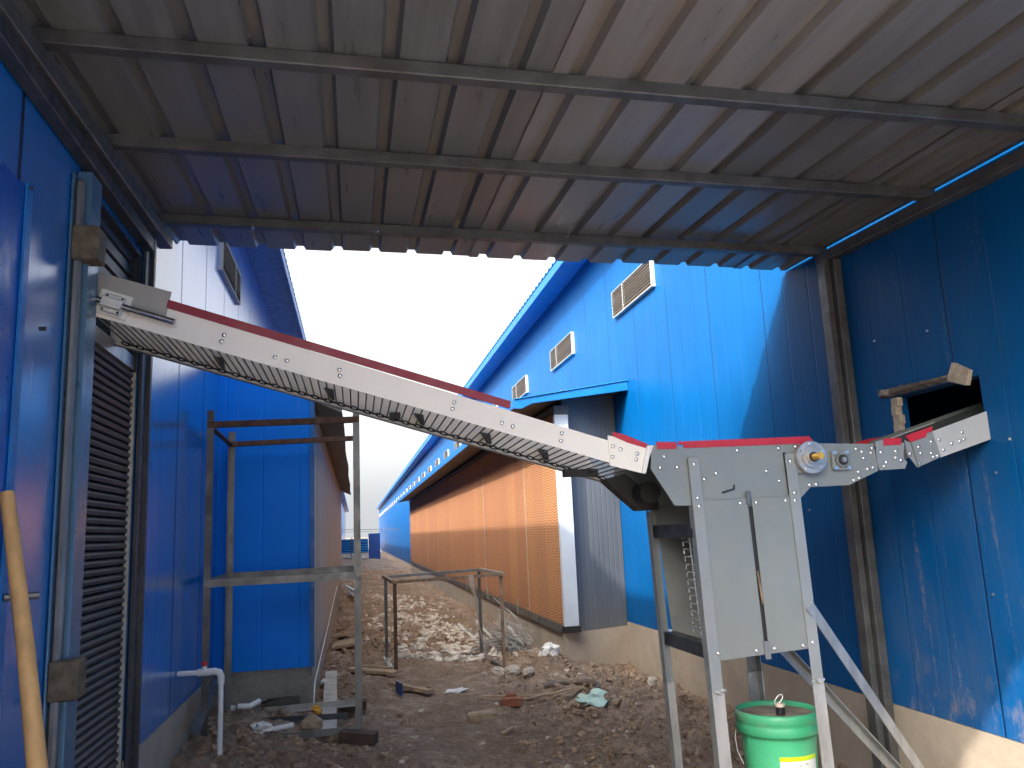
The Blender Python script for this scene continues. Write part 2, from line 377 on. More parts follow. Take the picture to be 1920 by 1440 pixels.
# ------------------------------------------------------------------ ground
_tab = np.random.RandomState(3).rand(256, 256)
def vn(x, y):
    xi = np.floor(x).astype(int); yi = np.floor(y).astype(int); fx = x-xi; fy = y-yi
    fx = fx*fx*(3-2*fx); fy = fy*fy*(3-2*fy); a = _tab[xi % 256, yi % 256]; b = _tab[(xi+1) % 256, yi % 256]
    c = _tab[xi % 256, (yi+1) % 256]; d = _tab[(xi+1) % 256, (yi+1) % 256]
    return (a*(1-fx)+b*fx)*(1-fy) + (c*(1-fx)+d*fx)*fy - .5
def sstep(v, a, b):
    t = np.clip((v-a)/(b-a), 0, 1); return t*t*(3-2*t)
def gbase(x, y):
    x = np.asarray(x, float); y = np.asarray(y, float)
    z = -.07*(np.clip(x, -1.06, 3.0)+1.06)
    z = z - .30*sstep(y, 34, 46)*sstep(x, 1.2, 3.0)*(1-sstep(y, 110, 140))
    z = z + .16*np.exp(-(((x-1.95)/.55)**2 + ((y-3.75)/.6)**2))
    z = z + .13*np.exp(-(((x-2.45)/.42)**2 + ((y-6.7)/1.3)**2)) + .10*np.exp(-(((x-1.95)/.28)**2 + ((y-8.6)/.8)**2)) + .10*np.exp(-(((x-2.0)/.25)**2 + ((y-13)/3.5)**2)) + .05*np.exp(-(((x+.75)/.3)**2 + ((y-5.9)/.8)**2))
    return z
def grough(x, y):
    """how cloddy the ground is: trodden path in the middle, loose soil along the walls and in the foreground"""
    p = np.exp(-((x-.72-.03*(y-7))/.72)**2)*sstep(y, 4.6, 5.8)*(1-sstep(y, 9.3, 10.5))
    return 1.0 - .78*p
def ground_z(x, y):
    x = np.asarray(x, float); y = np.asarray(y, float)
    k = grough(x, y)*(1-sstep(y, 30, 60)*.7)
    z = gbase(x, y) + .05*vn(x*1.1+7, y*1.1+3) + .075*k*vn(x*3.3+1, y*3.3) + .055*k*vn(x*8+5, y*8+2)
    z = z + .056*k*vn(x*15, y*15+9) + .026*k*vn(x*33+3, y*33)
    e = 1-2*np.abs(vn(x*6.5+11, y*6.5+4)); z = z + .03*k*(e-.75)
    return z
def gz(x, y): return float(ground_z(x, y))
def gtop(x, y, r=.08): return max(float(ground_z(x+a, y+b)) for a in (-r, 0, r) for b in (-r, 0, r))
xs = [-1.12 + .021*i for i in range(int(4.2/.021)+1)]
s_, x_ = .03, xs[-1]
while x_ < 600: x_ += s_; s_ *= 1.28; xs.append(x_)
s_, x_ = .03, xs[0]; L = []
while x_ > -600: x_ -= s_; s_ *= 1.28; L.append(x_)
xs = L[::-1] + xs
ys = [2.6]; 
while ys[-1] < 1200: ys.append(ys[-1] + max(.02, .0036*ys[-1]) * (1 if ys[-1] < 60 else (ys[-1]/60)**2))
s_, y_ = .03, 2.6; L = []
while y_ > -300: y_ -= s_; s_ *= 1.3; L.append(y_)
ys = L[::-1] + ys
GX, GY = np.meshgrid(np.array(xs), np.array(ys)); GZ = ground_z(GX, GY)
nx, ny = len(xs), len(ys)
gm = bpy.data.meshes.new('ground')
gm.vertices.add(nx*ny); gm.vertices.foreach_set('co', np.stack([GX, GY, GZ], -1).ravel())
ii = (np.arange(ny-1)[:, None]*nx + np.arange(nx-1)[None, :]).ravel()
q = np.stack([ii, ii+1, ii+nx+1, ii+nx], -1).ravel()
gm.loops.add(len(q)); gm.loops.foreach_set('vertex_index', q)
gm.polygons.add(len(ii)); gm.polygons.foreach_set('loop_start', np.arange(0, len(q), 4)); gm.polygons.foreach_set('loop_total', np.full(len(ii), 4))
gm.polygons.foreach_set('use_smooth', np.ones(len(ii), bool)); gm.update(); gm.validate(); gm.materials.append(M['soil'])
go = bpy.data.objects.new('ground', gm); col.objects.link(go); go['kind'] = 'structure'
go['label'] = 'brown cloddy bare soil between the two blue buildings'

def scatter(name, mat, label, cat, n, place, seed, flat=.6):
    rg = random.Random(seed); mb = MB()
    for i in range(n):
        p = place(rg)
        if p is None: continue
        x, y, r = p; a = .6+.8*rg.random(); z = gz(x, y)
        mb.rock((x, y, z + r*flat*.3), r*a, r/a, r*flat*(.7+.8*rg.random()), rg.random()*6.3, .34, rg, 5, 4)
    o = mb.build(name, mat, None, label, kind='stuff'); o['category'] = cat; return o
def pl_clod(rg):
    y = 3.2 + 9.5*rg.random()**1.5; x = -1.0 + 3.95*rg.random()
    if y > 6.7 and x < -.3: return None
    if y > 8.75 and x > 2.15: return None
    if rg.random() > float(grough(x, y))**2.2: return None
    return x, y, .008 + .040*rg.random()**2.7
scatter('soil_clods', 'clod', 'loose dark brown soil clods strewn over the ground', 'soil', 4800, pl_clod, 5, .62)
def pl_rub(rg):
    y = 9.4 + 10*rg.random()**1.25; x = 1.0 + rg.gauss(0, .34)
    d = float(vn(np.array(x*2.2+y*.4), np.array(y*1.1)))
    if d < -.12 or x < .1 or x > 1.85: return None
    return x, y, .02 + .06*rg.random()**2.0
scatter('white_rubble', 'rubble', 'pale broken stone rubble strewn along the middle of the alley', 'rubble', 750, pl_rub, 9, .75)
def pl_rub2(rg):
    y = 4.8 + 24*rg.random()**1.4; x = -.3 + 2.9*rg.random()
    if y > 8.75 and x > 2.1: return None
    return x, y, .008 + .022*rg.random()**3
scatter('stone_chips', 'stone_pale', 'small pale stone chips and litter scattered over the dirt', 'stone chips', 420, pl_rub2, 12, .5)

ya = MB(); ya.box(-14, 16, -40, .35, -.5, .035); yo = ya.build('bounce_slab', plain('bounce_concrete', (.50, .44, .37), .9, 0, .15, 1.2, dirt=(.34, .29, .23), dirtamt=.5)); yo['kind'] = 'structure'; yo['label'] = 'unseen pale slab behind the camera, added to bounce sunlight'  # out-of-frame slab added to throw warm sunlight back under the canopy

# ------------------------------------------------------------------ buildings
def corrugated(x0, z0, x1, z1, y0, y1, pitch=.21, h=.028, t=.004):
    """roof sheet whose ribs run from (x0,z0) up to (x1,z1)"""
    mb = MB(); prof = []
    y = y0
    while y < y1:
        prof += [(y, 0), (y+pitch*.55, 0), (y+pitch*.68, h), (y+pitch*.87, h)]; y += pitch
    n = len(prof); vs = []
    for dz in (0, -t):
        for (x, z) in ((x0, z0), (x1, z1)): vs += [(x, p[0], z+p[1]+dz) for p in prof]
    fs = []
    for i in range(n-1):
        fs += [(i, i+1, n+i+1, n+i), (2*n+i+1, 2*n+i, 3*n+i, 3*n+i+1), (i+1, i, 2*n+i, 2*n+i+1), (n+i, n+i+1, 3*n+i+1, 3*n+i)]
    return mb.add(vs, fs)

# ---- left building
XL = -1.06
LB = thing('farm_building', 'left blue metal shed with a grey roller shutter door under the canopy', 'building', (XL, .5, 0))
mb = MB(); mb.box(XL-.1, XL, .5, 3.40, .283, 4.19).box(XL-.1, XL, 3.40, 4.28, 2.72, 4.19).box(XL-.1, XL, 4.28, 98, .283, 4.19)  # far stretch lengthened to keep sun off the right shed's far plinth
mb.box(-9, XL-.1, .5, .6, .283, 4.19).box(-9, XL-.1, 97.9, 98, .283, 4.19).box(-9.1, -9, .5, 98, .283, 4.19)
mb.build('wall', 'blue_left', LB)
mb = MB(); mb.box(XL-.16, XL+.004, .49, 3.40, -.8, .279).box(XL-.16, XL+.004, 4.28, 98, -.8, .279).box(-9, XL-.16, .49, .62, -.8, .279)
mb.build('plinth', 'concrete_tan', LB)
corrugated(-.70, 4.20, -5.0, 5.02, .38, 98.2).build('roof', 'blue_roof', LB)
corrugated(-9.4, 4.20, -5.004, 5.02, .38, 98.2).build('roof', 'blue_roof', LB)
MB().prism([(-9, 4.19), (XL-.1, 4.19), (-5, 4.96)], 'xz', .5, .58).build('gable', 'blue_left', LB)
MB().box(XL+.002, -.724, .5, 98, 4.150, 4.162).build('soffit', 'blue_trim', LB)
MB().box(-.722, -.706, .42, 98, 4.085, 4.192).build('fascia', 'blue_trim', LB)
def vent(parent, x, y0, z0, sgn, ly=1.28, lz=.31, t=.045):
    """louvred air inlet box fixed to a side wall; sgn is the way it faces"""
    xa, xb = (x, x+sgn*t); x0, x1 = min(xa, xb), max(xa, xb); e = .007
    m = MB(); m.box(x0, x1, y0, y0+e, z0, z0+lz).box(x0, x1, y0+ly-e, y0+ly, z0, z0+lz)
    m.box(x0, x1, y0+e, y0+ly-e, z0, z0+e).box(x0, x1, y0+e, y0+ly-e, z0+lz-e, z0+lz)
    m.box(x0, x1, y0+ly*.70, y0+ly*.70+.012, z0+e, z0+lz-e)
    f = m.build('vent', 'vent_frame', parent)
    xf = x + sgn*(t-.009); m = MB()
    k = 9
    for i in range(k):
        zc = z0+e+(lz-2*e)*(i+.5)/k
        for ya, yb in ((y0+e, y0+ly*.70), (y0+ly*.70+.012, y0+ly-e)):
            m.prism([(xf, zc-.010), (xf+sgn*.010, zc-.016), (xf+sgn*.010, zc-.010), (xf, zc+.004)], 'xz', ya, yb)
    m.box(min(x+sgn*.012, x+sgn*.018), max(x+sgn*.012, x+sgn*.018), y0+e, y0+ly-e, z0+e, z0+lz-e)
    g = m.build('louver', 'mesh_grey', f)
    return f, g
vf, vg = vent(LB, XL, 6.62, 3.41, 1, 1.05, .29, .035)
for k in range(1, 9):
    c = copy_part(vf, LB, (0, 3.1*k, 0)); copy_part(vg, c)
# annex on the alley side
MB().prism([(XL, .283), (-.33, .283), (-.33, 2.345), (XL, 2.66)], 'xz', 6.78, 6.84).build('annex_wall', 'blue_left_face', LB)
MB().box(-.355, -.318, 6.768, 6.80, .283, 2.36).build('corner_trim', 'blue_trim', LB)
MB().box(XL+.006, -.338, 6.80, 20.5, -.8, .279).build('annex_plinth', 'concrete_grey', LB)
mb = MB()
mb.box(-.40, -.33, 6.842, 20.5, .283, 2.34); mb.build('annex_curtain', plain('curtain', (.36, .315, .275), .8, 0, .22, 3, bump=.004, stretch=(1, 3, .12), dirt=(.24, .20, .17), dirtamt=.5), LB)
mb = MB(); y = 6.77; vs = []; fs = []
rg = random.Random(4); yy = []
while y < 20.7: yy.append(y); y += .35
for i, y in enumerate(yy):
    w_ = .006*math.sin(i*.5) + .004*rg.random()
    vs += [(XL+.003, y, 2.72), (-.10+w_, y, 2.285+w_*.6), (-.10+w_, y, 2.255+w_*.6), (XL+.003, y, 2.685)]
for i in range(len(yy)-1):
    a, b = 4*i, 4*i+4; fs += [(a, a+1, b+1, b), (a+1, a+2, b+2, b+1), (a+2, a+3, b+3, b+2)]
fs += [(3, 2, 1, 0), (len(vs)-4, len(vs)-3, len(vs)-2, len(vs)-1)]
mb.add(vs, fs).build('awning', plain('awning_under', (.25, .215, .18), .75, 0, .25, 5, dirt=(.14, .11, .09), dirtamt=.5), LB)
# roller shutter in the doorway
sh = MB(); z = -.02
while z < 2.10:
    sh.prism([(XL-.045, z), (XL-.015, z+.006), (XL-.010, z+.020), (XL-.028, z+.034), (XL-.045, z+.036)], 'xz', 3.402, 4.2565); z += .036
sh.build('roller_shutter', 'shutter', LB)
up = MB(); z = 2.36
while z < 2.70:
    up.prism([(XL-.075, z), (XL-.040, z+.012), (XL-.040, z+.062), (XL-.075, z+.070)], 'xz', 3.402, 4.278); z += .074
up.build('shutter_hood', 'shutter', LB)
MB().box(XL-.050, XL-.016, 3.402, 4.278, 2.115, 2.185).build('lintel', 'galv_bright', LB)
MB().box(XL-.050, XL-.020, 3.402, 3.86, 2.298, 2.35).build('flashing', 'galv_bright', LB)
MB().box(XL-.098, XL-.001, 4.2765, 4.2795, -.05, 2.718).build('door_jamb', 'steel_dark', LB)
MB().box(XL-.098, XL-.001, 3.402, 4.276, 2.703, 2.718).build('door_head', 'steel_dark', LB)
MB().box(XL-.022, XL-.004, 4.258, 4.276, -.05, 2.10).build('foam_seal', plain('foam_seal', (.62, .57, .48), .9, 0, .2, 20, bump=.01), LB)
gd = MB(); gd.box(XL+.002, XL+.012, 3.205, 3.268, -.05, 2.68).box(XL+.002, XL+.058, 3.268, 3.398, -.05, 2.71)
gd.build('door_guide', 'steel_blue', LB, bevel=.004)
MB().box(XL+.013, XL+.044, 3.222, 3.262, -.05, 2.66).build('guide_flange', 'galv', LB, bevel=.009)
for z0 in (2.33, .735):
    MB().box(XL+.012, XL+.110, 3.205, 3.305, z0, z0+.135).build('bracket', plain('bracket_rust', (.15, .115, .075), .7, .3, .35, 25, dirt=(.07, .05, .04), dirtamt=.6), LB, bevel=.006)
MB().box(XL+.002, XL+.034, 1.3, 2.742, .12, 2.405).build('sliding_door', plain('sliding_blue', (.001, .075, .36), .32, var=.1), LB, bevel=.006)
MB().box(XL+.036, XL+.044, 2.70, 2.744, .12, 2.41).build('door_edge', 'blue_trim', LB)
for z0 in (2.40, 1.98):
    MB().cyl((XL+.03, 2.90 if z0 < 2.2 else 2.72, z0), (1, 0, 0), .007, .022, 8).build('bolt', 'steel_dark', LB)
MB().cyl((XL+.045, 2.715, 1.12), (1, .35, 0), .011, .09, 12).build('door_bolt', 'galv', LB)

# ---- right building
XR = 3.0
RB = thing('farm_building', 'long right hand blue shed with orange cooling pads and a row of wall vents', 'building', (XR, 0, 0))
mb = MB()
mb.box(XR, XR+.1, -4, 3.44, .19, 4.70).box(XR, XR+.1, 4.12, 108, .19, 4.70).box(XR, XR+.1, 3.44, 4.12, 1.90, 4.70).box(XR, XR+.1, 3.44, 4.12, .19, 1.605)
mb.box(XR, XR+.1, 34.4, 108, -.36, .19)
mb.box(XR+.1, 13, -4, -3.9, .19, 4.70).box(XR+.1, 13, 107.9, 108, .19, 4.70).box(13, 13.1, -4, 108, .19, 4.70)
mb.build('wall', 'blue_right', RB)
MB().prism([(XR+.1, 4.70), (13, 4.70), (8, 5.70)], 'xz', 107.9, 107.98).build('gable', 'blue_right', RB)
MB().prism([(XR+.1, 4.70), (13, 4.70), (8, 5.70)], 'xz', -4, -3.92).build('gable', 'blue_right', RB)
mb = MB(); mb.box(XR-.006, XR+.16, -4.01, 34.4, -1.2, .186).box(XR-.006, XR+.16, 34.4, 108.01, -1.2, -.364)
mb.build('plinth', 'concrete_tan', RB)
corrugated(2.64, 4.745, 8.0, 5.75, -4.15, 108.15).build('roof', 'blue_roof', RB)
corrugated(13.4, 4.745, 8.004, 5.75, -4.15, 108.15).build('roof', 'blue_roof', RB)
MB().box(2.672, XR-.002, -4, 108, 4.668, 4.682).build('soffit', 'blue_trim', RB)
MB().box(2.652, 2.668, -4.1, 108.1, 4.615, 4.735).build('fascia', 'blue_trim', RB)
vf, vg = vent(RB, XR, 7.55, 3.615, -1)
for k in range(1, 32):
    c = copy_part(vf, RB, (0, 3.14*k, 0)); copy_part(vg, c)
# annex with the cooling pads
A0, A1, AE = 8.85, 9.12, 34.3
MB().prism([(2.19, A0), (2.998, A1), (2.998, AE), (2.19, AE)], 'xy', -1.2, .145).build('annex_plinth', 'concrete_tan', RB)
MB().prism([(2.30, A0+.03), (2.998, A1+.02), (2.998, A1+.06), (2.30, A0+.07)], 'xy', .149, 2.80).build('end_wall', 'dark_clad', RB)
MB().box(2.188, 2.345, 8.795, 8.875, .215, 2.50).build('corner_post', 'white_trim', RB, bevel=.004)
mb = MB(); mb.box(2.182, 2.352, 8.789, 8.88, 2.504, 2.60); mb.build('post_cap', 'steel_dark', RB)
MB().box(2.18, 2.36, 8.79, 8.9, .149, .211).build('sill_cap', 'black', RB)
i = 0; y = 8.90
while y < AE - .1:
    y1 = min(y+1.8, AE)
    MB().box(2.205, 2.32, y, y1-.001, .215, 2.53).build('cooling_pad', 'pad', RB); y = y1
mb = MB(); mb.box(2.165, 2.33, 8.905, AE, .149, .211).box(2.150, 2.164, 8.905, AE, .149, .232); mb.build('pad_sill', 'steel_tube', RB)
MB().box(2.17, 2.33, 8.905, AE, 2.534, 2.60).build('pad_header', 'steel_dark', RB)
jt = MB().box(2.198, 2.2045, 10.69, 10.70, .233, 2.53).build('pad_joint', 'galv_bright', RB)
for dy in (3.6,): copy_part(jt, RB, (0, dy, 0))
br = MB().box(2.140, 2.149, 11.2, 11.225, .14, .34).build('sill_bracket', 'galv_bright', RB)
for dy in (2.6, 5.2, 9.0): copy_part(br, RB, (0, dy, 0))
aw = MB().prism([(XR-.002, 2.80), (1.72, 2.615), (1.72, 2.585), (XR-.002, 2.765)], 'xz', 8.62, 34.7)
aw.build('awning', plain('awning_dark', (.13, .105, .085), .7, 0, .3, 4, dirt=(.20, .16, .12), dirtamt=.5), RB)
mb = MB(); mb.prism([(XR-.004, 2.835), (1.70, 2.635), (1.70, 2.545), (1.78, 2.545), (1.90, 2.60), (XR-.004, 2.735)], 'xz', 8.595, 8.617)
mb.box(1.698, 1.717, 8.62, 34.7, 2.555, 2.64)
mb.build('awning_fascia', 'blue_trim', RB)
MB().prism([(1.70, 2.643), (XR-.004, 2.842), (XR-.004, 2.85), (1.70, 2.651)], 'xz', 8.58, 34.7).build('awning_top', 'blue_roof', RB)
# the hole cut for the conveyor
fl_ = MB(); rg = random.Random(14); nf = 14; vs = []
for i in range(nf+1):
    t = i/nf; y = 4.17-.56*t; w_ = .020+.022*(1-t)+.012*rg.random(); e = .010*(rg.random()-.5)
    vs += [(XR-.003, y, 1.918+.006*rg.random()), (XR-w_, y+e, 1.932+.010*(1-t)+.010*rg.random()), (XR-w_+.002, y+e, 1.922+.006*rg.random()-.010*(1-t)), (XR-.004, y, 1.902+.004*rg.random())]
fs = [(4*i+a, 4*i+(a+1) % 4, 4*i+4+(a+1) % 4, 4*i+4+a) for i in range(nf) for a in range(4)] + [(3, 2, 1, 0), (4*nf, 4*nf+1, 4*nf+2, 4*nf+3)]
fl_.add(vs, fs).build('torn_flap', 'flap', RB)
fe = MB(); zz = 1.895; rg = random.Random(8)
while zz > 1.60:
    d = .02*rg.random(); fe.box(XR-.004-d*.3, XR+.03, 4.06+d, 4.118, zz-.05, zz-.001); zz -= .05
fe.build('foam_edge', 'foam', RB)
MB().prism([(3.63, 1.905), (3.50, 1.86), (3.47, 1.93), (3.575, 1.99)], 'yz', XR-.03, XR-.004).build('foam_block', 'foam', RB)
rg = random.Random(2); film_m = plain('peeled_film', (.36, .46, .60), .3, 0, .2, 10)
for (ya, yb) in ((7.3, 8.0),):
    y = ya; vs = []; fs = []
    while y < yb:
        vs += [(XR-.004, y, .24), (XR-.010-.012*rg.random(), y, .17-.04*rg.random())]; y += .06
    fs = [(2*i, 2*i+1, 2*i+3, 2*i+2) for i in range(len(vs)//2-1)]
    fo = MB().add(vs, fs).build('peeled_film', film_m, RB); fm = fo.modifiers.new('thick', 'SOLIDIFY'); fm.thickness = .002
bm_ = MB()
for (y, z) in ((3.42, 1.42), (3.30, 1.57), (4.2, 2.25), (3.75, 2.2), (3.2, .95), (3.55, .85), (5.1, 1.3)):
    bm_.cyl((XR, y, z), (-1, 0, 0), .007, .008, 8)
bm_.build('rivet', 'zinc', RB)

# ------------------------------------------------------------------ canopy
CA = thing('canopy', 'grey corrugated steel canopy roof spanning overhead between the two blue sheds', 'canopy', (1, 3.2, 2.95))
def cz_(x, y): return 2.908 - .025*(x-1) + .042*(y-3.57)            # underside of the purlins: the canopy is not quite level
def roof_sheet(x0, x1, dz):
    prof = []; pitch = .232; k0 = math.floor((x0+.085)/pitch)-1; t = .0025
    pts = [(x0, 0)]
    for k in range(k0, k0+9):
        c = .14 + pitch*k - .232
        for dx, h in ((-.034, 0), (-.020, .034), (.020, .034), (.034, 0)):
            if x0 < c+dx < x1: pts.append((c+dx, h))
    pts.append((x1, 0)); ys_ = [1.45, 2.2, 2.76, 3.2, 3.57, 4.1, 4.58, 5.08]
    n = len(pts); vs = []; rg = random.Random(int(x0*100)+900)
    for y in ys_:
        sag = -.006*rg.random() + (-.012 if y > 4.9 else 0)
        vs += [(x, y, cz_(x, y)+.058+dz+h*(.72 if y > 5 else 1)+sag) for x, h in pts]
    m = len(vs); vs += [(x, y, z+t) for x, y, z in vs]; fs = []
    for j in range(len(ys_)-1):
        for i in range(n-1):
            a = j*n+i; fs += [(a, a+n, a+n+1, a+1), (m+a, m+a+1, m+a+n+1, m+a+n)]
    l = (len(ys_)-1)*n
    fs += [(i, i+1, m+i+1, m+i) for i in range(n-1)] + [(l+i+1, l+i, m+l+i, m+l+i+1) for i in range(n-1)]
    return MB().add(vs, fs)
for i, (a, b) in enumerate(((-1.066, -.133), (-.185, .795), (.743, 1.723), (1.671, 2.651), (2.599, 2.992))):
    roof_sheet(a, b, .008*(i % 2)).build('roof_sheet', 'canopy_sheet_brown' if i == 2 else 'canopy_sheet', CA, 'paler brownish weathered roof sheet' if i == 2 else None)
for y in (1.60, 2.76, 3.57, 4.58):
    mb = MB(); mb.bar((-1.05, y, cz_(-1.05, y)+.028), (2.99, y, cz_(2.99, y)+.028), .056, .055); mb.build('purlin', 'steel_tube', CA, bevel=.004)
MB().bar((XL+.039, 1.45, 2.80), (XL+.039, 4.62, 2.905), .072, .07).build('wall_beam', 'steel_tube', CA, bevel=.004)
MB().bar((XR-.039, 1.45, 2.735), (XR-.039, 4.60, 2.874), .072, .06).build('wall_beam', 'steel_tube', CA, bevel=.004)
MB().box(XL+.003, XL+.060, 1.45, 4.28, 2.735, 2.80).build('wall_rail', 'steel_dark', CA, bevel=.004)
pp = MB(); pp.box(XR-.055, XR-.003, 4.43, 4.565, -.5, 2.838).box(XR-.098, XR-.057, 4.47, 4.555, -.5, 2.838); pp.build('post', 'steel_tube', CA, bevel=.004)
pp = MB(); pp.box(XL+.005, XL+.022, 4.282, 4.37, -.3, 2.855).box(XL+.005, XL+.040, 4.372, 4.415, -.3, 2.855); pp.build('post', 'steel_dark', CA, bevel=.004)
for x in (-.55, .14, 1.27):
    MB().cyl((x, 4.545, 2.975), (0, -1, .3), .010, .02, 8).build('screw', 'zinc', CA)

# ------------------------------------------------------------------ conveyor
EC = thing('conveyor', 'grey and cream belt conveyor with red guards sloping across the gap into the right wall', 'conveyor', (1.7, 3.68, -.12))
YF, YB = 3.42, 3.95
MB().prism([(-1.10, 2.190), (1.234, 1.476), (1.133, 1.603), (-.729, 2.198), (-1.10, 2.312)], 'xz', YF, YF+.003).build('side_plate', 'cream', EC)
MB().prism([(-1.10, 2.172), (1.234, 1.458), (1.133, 1.603), (-.729, 2.198), (-1.10, 2.312)], 'xz', YB-.003, YB).build('side_plate', 'cream', EC)
mb = MB(); mb.prism([(-1.10, 2.174), (1.22, 1.464), (1.22, 1.460), (-1.10, 2.170)], 'xz', YB-.03, YB-.0035); mb.build('plate_lip', 'galv', EC)
MB().prism([(-1.05, 2.357), (-.727, 2.266), (-.748, 2.150), (-1.05, 2.243)], 'xz', YF-.004, YF-.0005).build('cover_plate', plain('cover_plate', (.33, .32, .295), .38, .1, .06, 3), EC)
ca = MB(); ca.prism([(-.738, 2.233), (.661, 1.796), (.655, 1.763), (-.745, 2.199)], 'xz', YF-.008, YF-.0006); ca.build('guard', 'dark_red', EC)
ca = MB(); ca.prism([(-.738, 2.233), (.661, 1.796), (.655, 1.763), (-.745, 2.199)], 'xz', YB+.001, YB+.006); ca.build('guard', 'dark_red', EC)
# belt and pan
rods = MB(); x = -1.02
while x < 1.21:
    z = 2.190 - (x+1.10)*.3059 + .008
    rods.tube([(x, YF+.003, z), (x, YB-.03, z-.006)], .0034, 5, False); x += .0335
rods.build('rod_grille', 'steel_dark', EC)
rods = MB(); x = -1.02
while x < 1.10:
    z = 2.190 - (x+1.10)*.3059 + .100
    rods.tube([(x, YF+.004, z), (x, YB-.006, z)], .0035, 5, False); x += .067
rods.build('rod_grille', 'steel_dark', EC)
lk = MB(); x = -1.02; k = 0
while x < 1.21:
    z = 2.190 - (x+1.10)*.3059 - .002; r_ = .007
    pts = [(x + .020*math.cos(a), YB-.045 + (r_*math.sin(a) if k % 2 else 0), z - .0061*math.cos(a) + (0 if k % 2 else r_*math.sin(a))) for a in [j*math.pi/5 for j in range(11)]]
    lk.tube(pts, .0032, 5, False); x += .030; k += 1
lk.build('drive_chain', 'black', EC)
for x in (-.62, -.12, .30, .62, .90):
    z = 2.190 - (x+1.10)*.3059
    MB().prism([(x-.02, z+.06), (x+.025, z+.05), (x+.030, z+.004), (x+.015, z+.008)], 'xz', YB-.06, YB-.02).build('roller_bracket', 'black', EC)
MB().box(.165, .215, YB-.07, YB-.03, 1.795, 1.825).build('chain_guide', 'black', EC); MB().box(1.00, 1.17, YB-.075, YB-.03, 1.495, 1.53).build('chain_guide', 'black', EC)
# slide rail with its bearing block
sl = math.atan2(2.131-2.231, .317); dx_, dz_ = math.cos(sl), math.sin(sl)
rp = lambda t, off: (-1.06+dx_*t - dz_*off, 2.242+dz_*t + dx_*off)
a, b = rp(-.02, 0), rp(.372, 0)
MB().tube([(a[0], 3.382, a[1]), (b[0], 3.382, b[1])], .0125, 16).build('slide_rail', 'chrome', EC)
def tilted(t0, t1, o0, o1, y0, y1):
    return MB().prism([rp(t0, o0), rp(t1, o0), rp(t1, o1), rp(t0, o1)], 'xz', y0, y1)
mb = tilted(.085, .165, -.037, .037, 3.385, 3.402); mb2 = tilted(.085, .165, -.020, .020, 3.362, 3.385)
mb.add(mb2.v, mb2.f); blk = mb.build('bearing_block', 'alu', EC, bevel=.003)
tilted(.06, .185, -.046, .052, 3.4025, 3.4155).build('block_plate', 'alu', EC)
hb = MB()
for t in (.095, .155):
    for o_ in (-.029, .029):
        p = rp(t, o_); hb.cyl((p[0], 3.386, p[1]), (0, -1, 0), .005, .003, 8)
hb.build('cap_screw', 'black', blk)
# lower bend, body, right-hand bends
MB().prism([(1.085, 1.640), (1.157, 1.622), (1.26, 1.588), (1.292, 1.592), (1.237, 1.469), (1.086, 1.509)], 'xz', YF-.005, YF-.001).build('bend_plate', 'cream', EC, 'small cream plate at the lower bend')
mb = MB(); mb.prism([(1.258, 1.590), (1.282, 1.592), (1.245, 1.468), (1.224, 1.470)], 'xz', YF-.014, YF-.006); mb.build('bend_flange', plain('flange', (.72, .70, .66), .35, .1, .04, 4), EC, bevel=.003)
body = [(1.281, 1.594), (1.455, 1.583), (2.051, 1.585), (2.102, 1.583), (2.371, 1.574), (2.378, 1.449), (2.222, 1.388), (2.026, 1.385), (1.973, 1.337), (1.96, 1.30), (1.46, 1.30), (1.455, 1.322), (1.370, 1.326), (1.273, 1.487)]
MB().prism(body, 'xz', YF, YF+.003).build('body_plate', 'grey_plate', EC, bevel=.0012)
MB().prism(body, 'xz', YB-.003, YB).build('body_plate', 'grey_plate', EC)
MB().prism([(1.19, 1.475), (1.27, 1.40), (1.36, 1.318), (1.46, 1.318), (1.46, 1.36), (1.30, 1.50)], 'xz', YB-.10, YB-.006).build('chute', 'black', EC)
MB().box(1.285, 2.37, YF+.006, YB-.006, 1.555, 1.563).build('belt', 'rubber', EC)
MB().cyl((1.375, YF+.30, 1.40), (0, 1, 0), .05, .20, 20).build('roller', 'black', EC)
def red(poly, y0=YF-.008, y1=YF-.0052, m='red', nm='guard'): return MB().prism(poly, 'xz', y0, y1).build(nm, m, EC)
red([(1.107, 1.654), (1.157, 1.643), (1.262, 1.598), (1.262, 1.578), (1.171, 1.606), (1.106, 1.637)], YF-.009, YF-.0055)
red([(1.305, 1.607), (1.400, 1.604), (1.398, 1.574), (1.308, 1.575)], YF-.004, YF-.0005)
red([(1.408, 1.606), (2.044, 1.616), (2.060, 1.598), (2.058, 1.584), (1.436, 1.576), (1.428, 1.592), (1.408, 1.590)], YF-.004, YF-.0005)
red([(1.29, 1.612), (2.06, 1.622), (2.06, 1.590), (1.29, 1.585)], YB+.0005, YB+.004)
red([(2.48, 1.565), (2.60, 1.625), (2.71, 1.652), (2.793, 1.660), (2.793, 1.600), (2.60, 1.565)], YB+.0005, YB+.004)
MB().prism([(2.377, 1.583), (2.417, 1.592), (2.527, 1.573), (2.512, 1.504), (2.529, 1.484), (2.513, 1.455), (2.381, 1.451), (2.374, 1.478)], 'xz', YF-.005, YF-.001).build('bend_plate', 'grey_mid', EC)
MB().prism([(2.526, 1.588), (2.553, 1.575), (2.654, 1.620), (2.680, 1.622), (2.707, 1.504), (2.575, 1.458), (2.531, 1.518)], 'xz', YF-.010, YF-.006).build('bend_plate', 'grey_mid', EC)
MB().prism([(2.553, 1.577), (2.563, 1.578), (2.585, 1.461), (2.575, 1.458)], 'xz', YF-.018, YF-.0105).build('bend_flange', 'grey_plate', EC)
red([(2.420, 1.597), (2.511, 1.598), (2.507, 1.566), (2.416, 1.565)], YF-.009, YF-.0055)
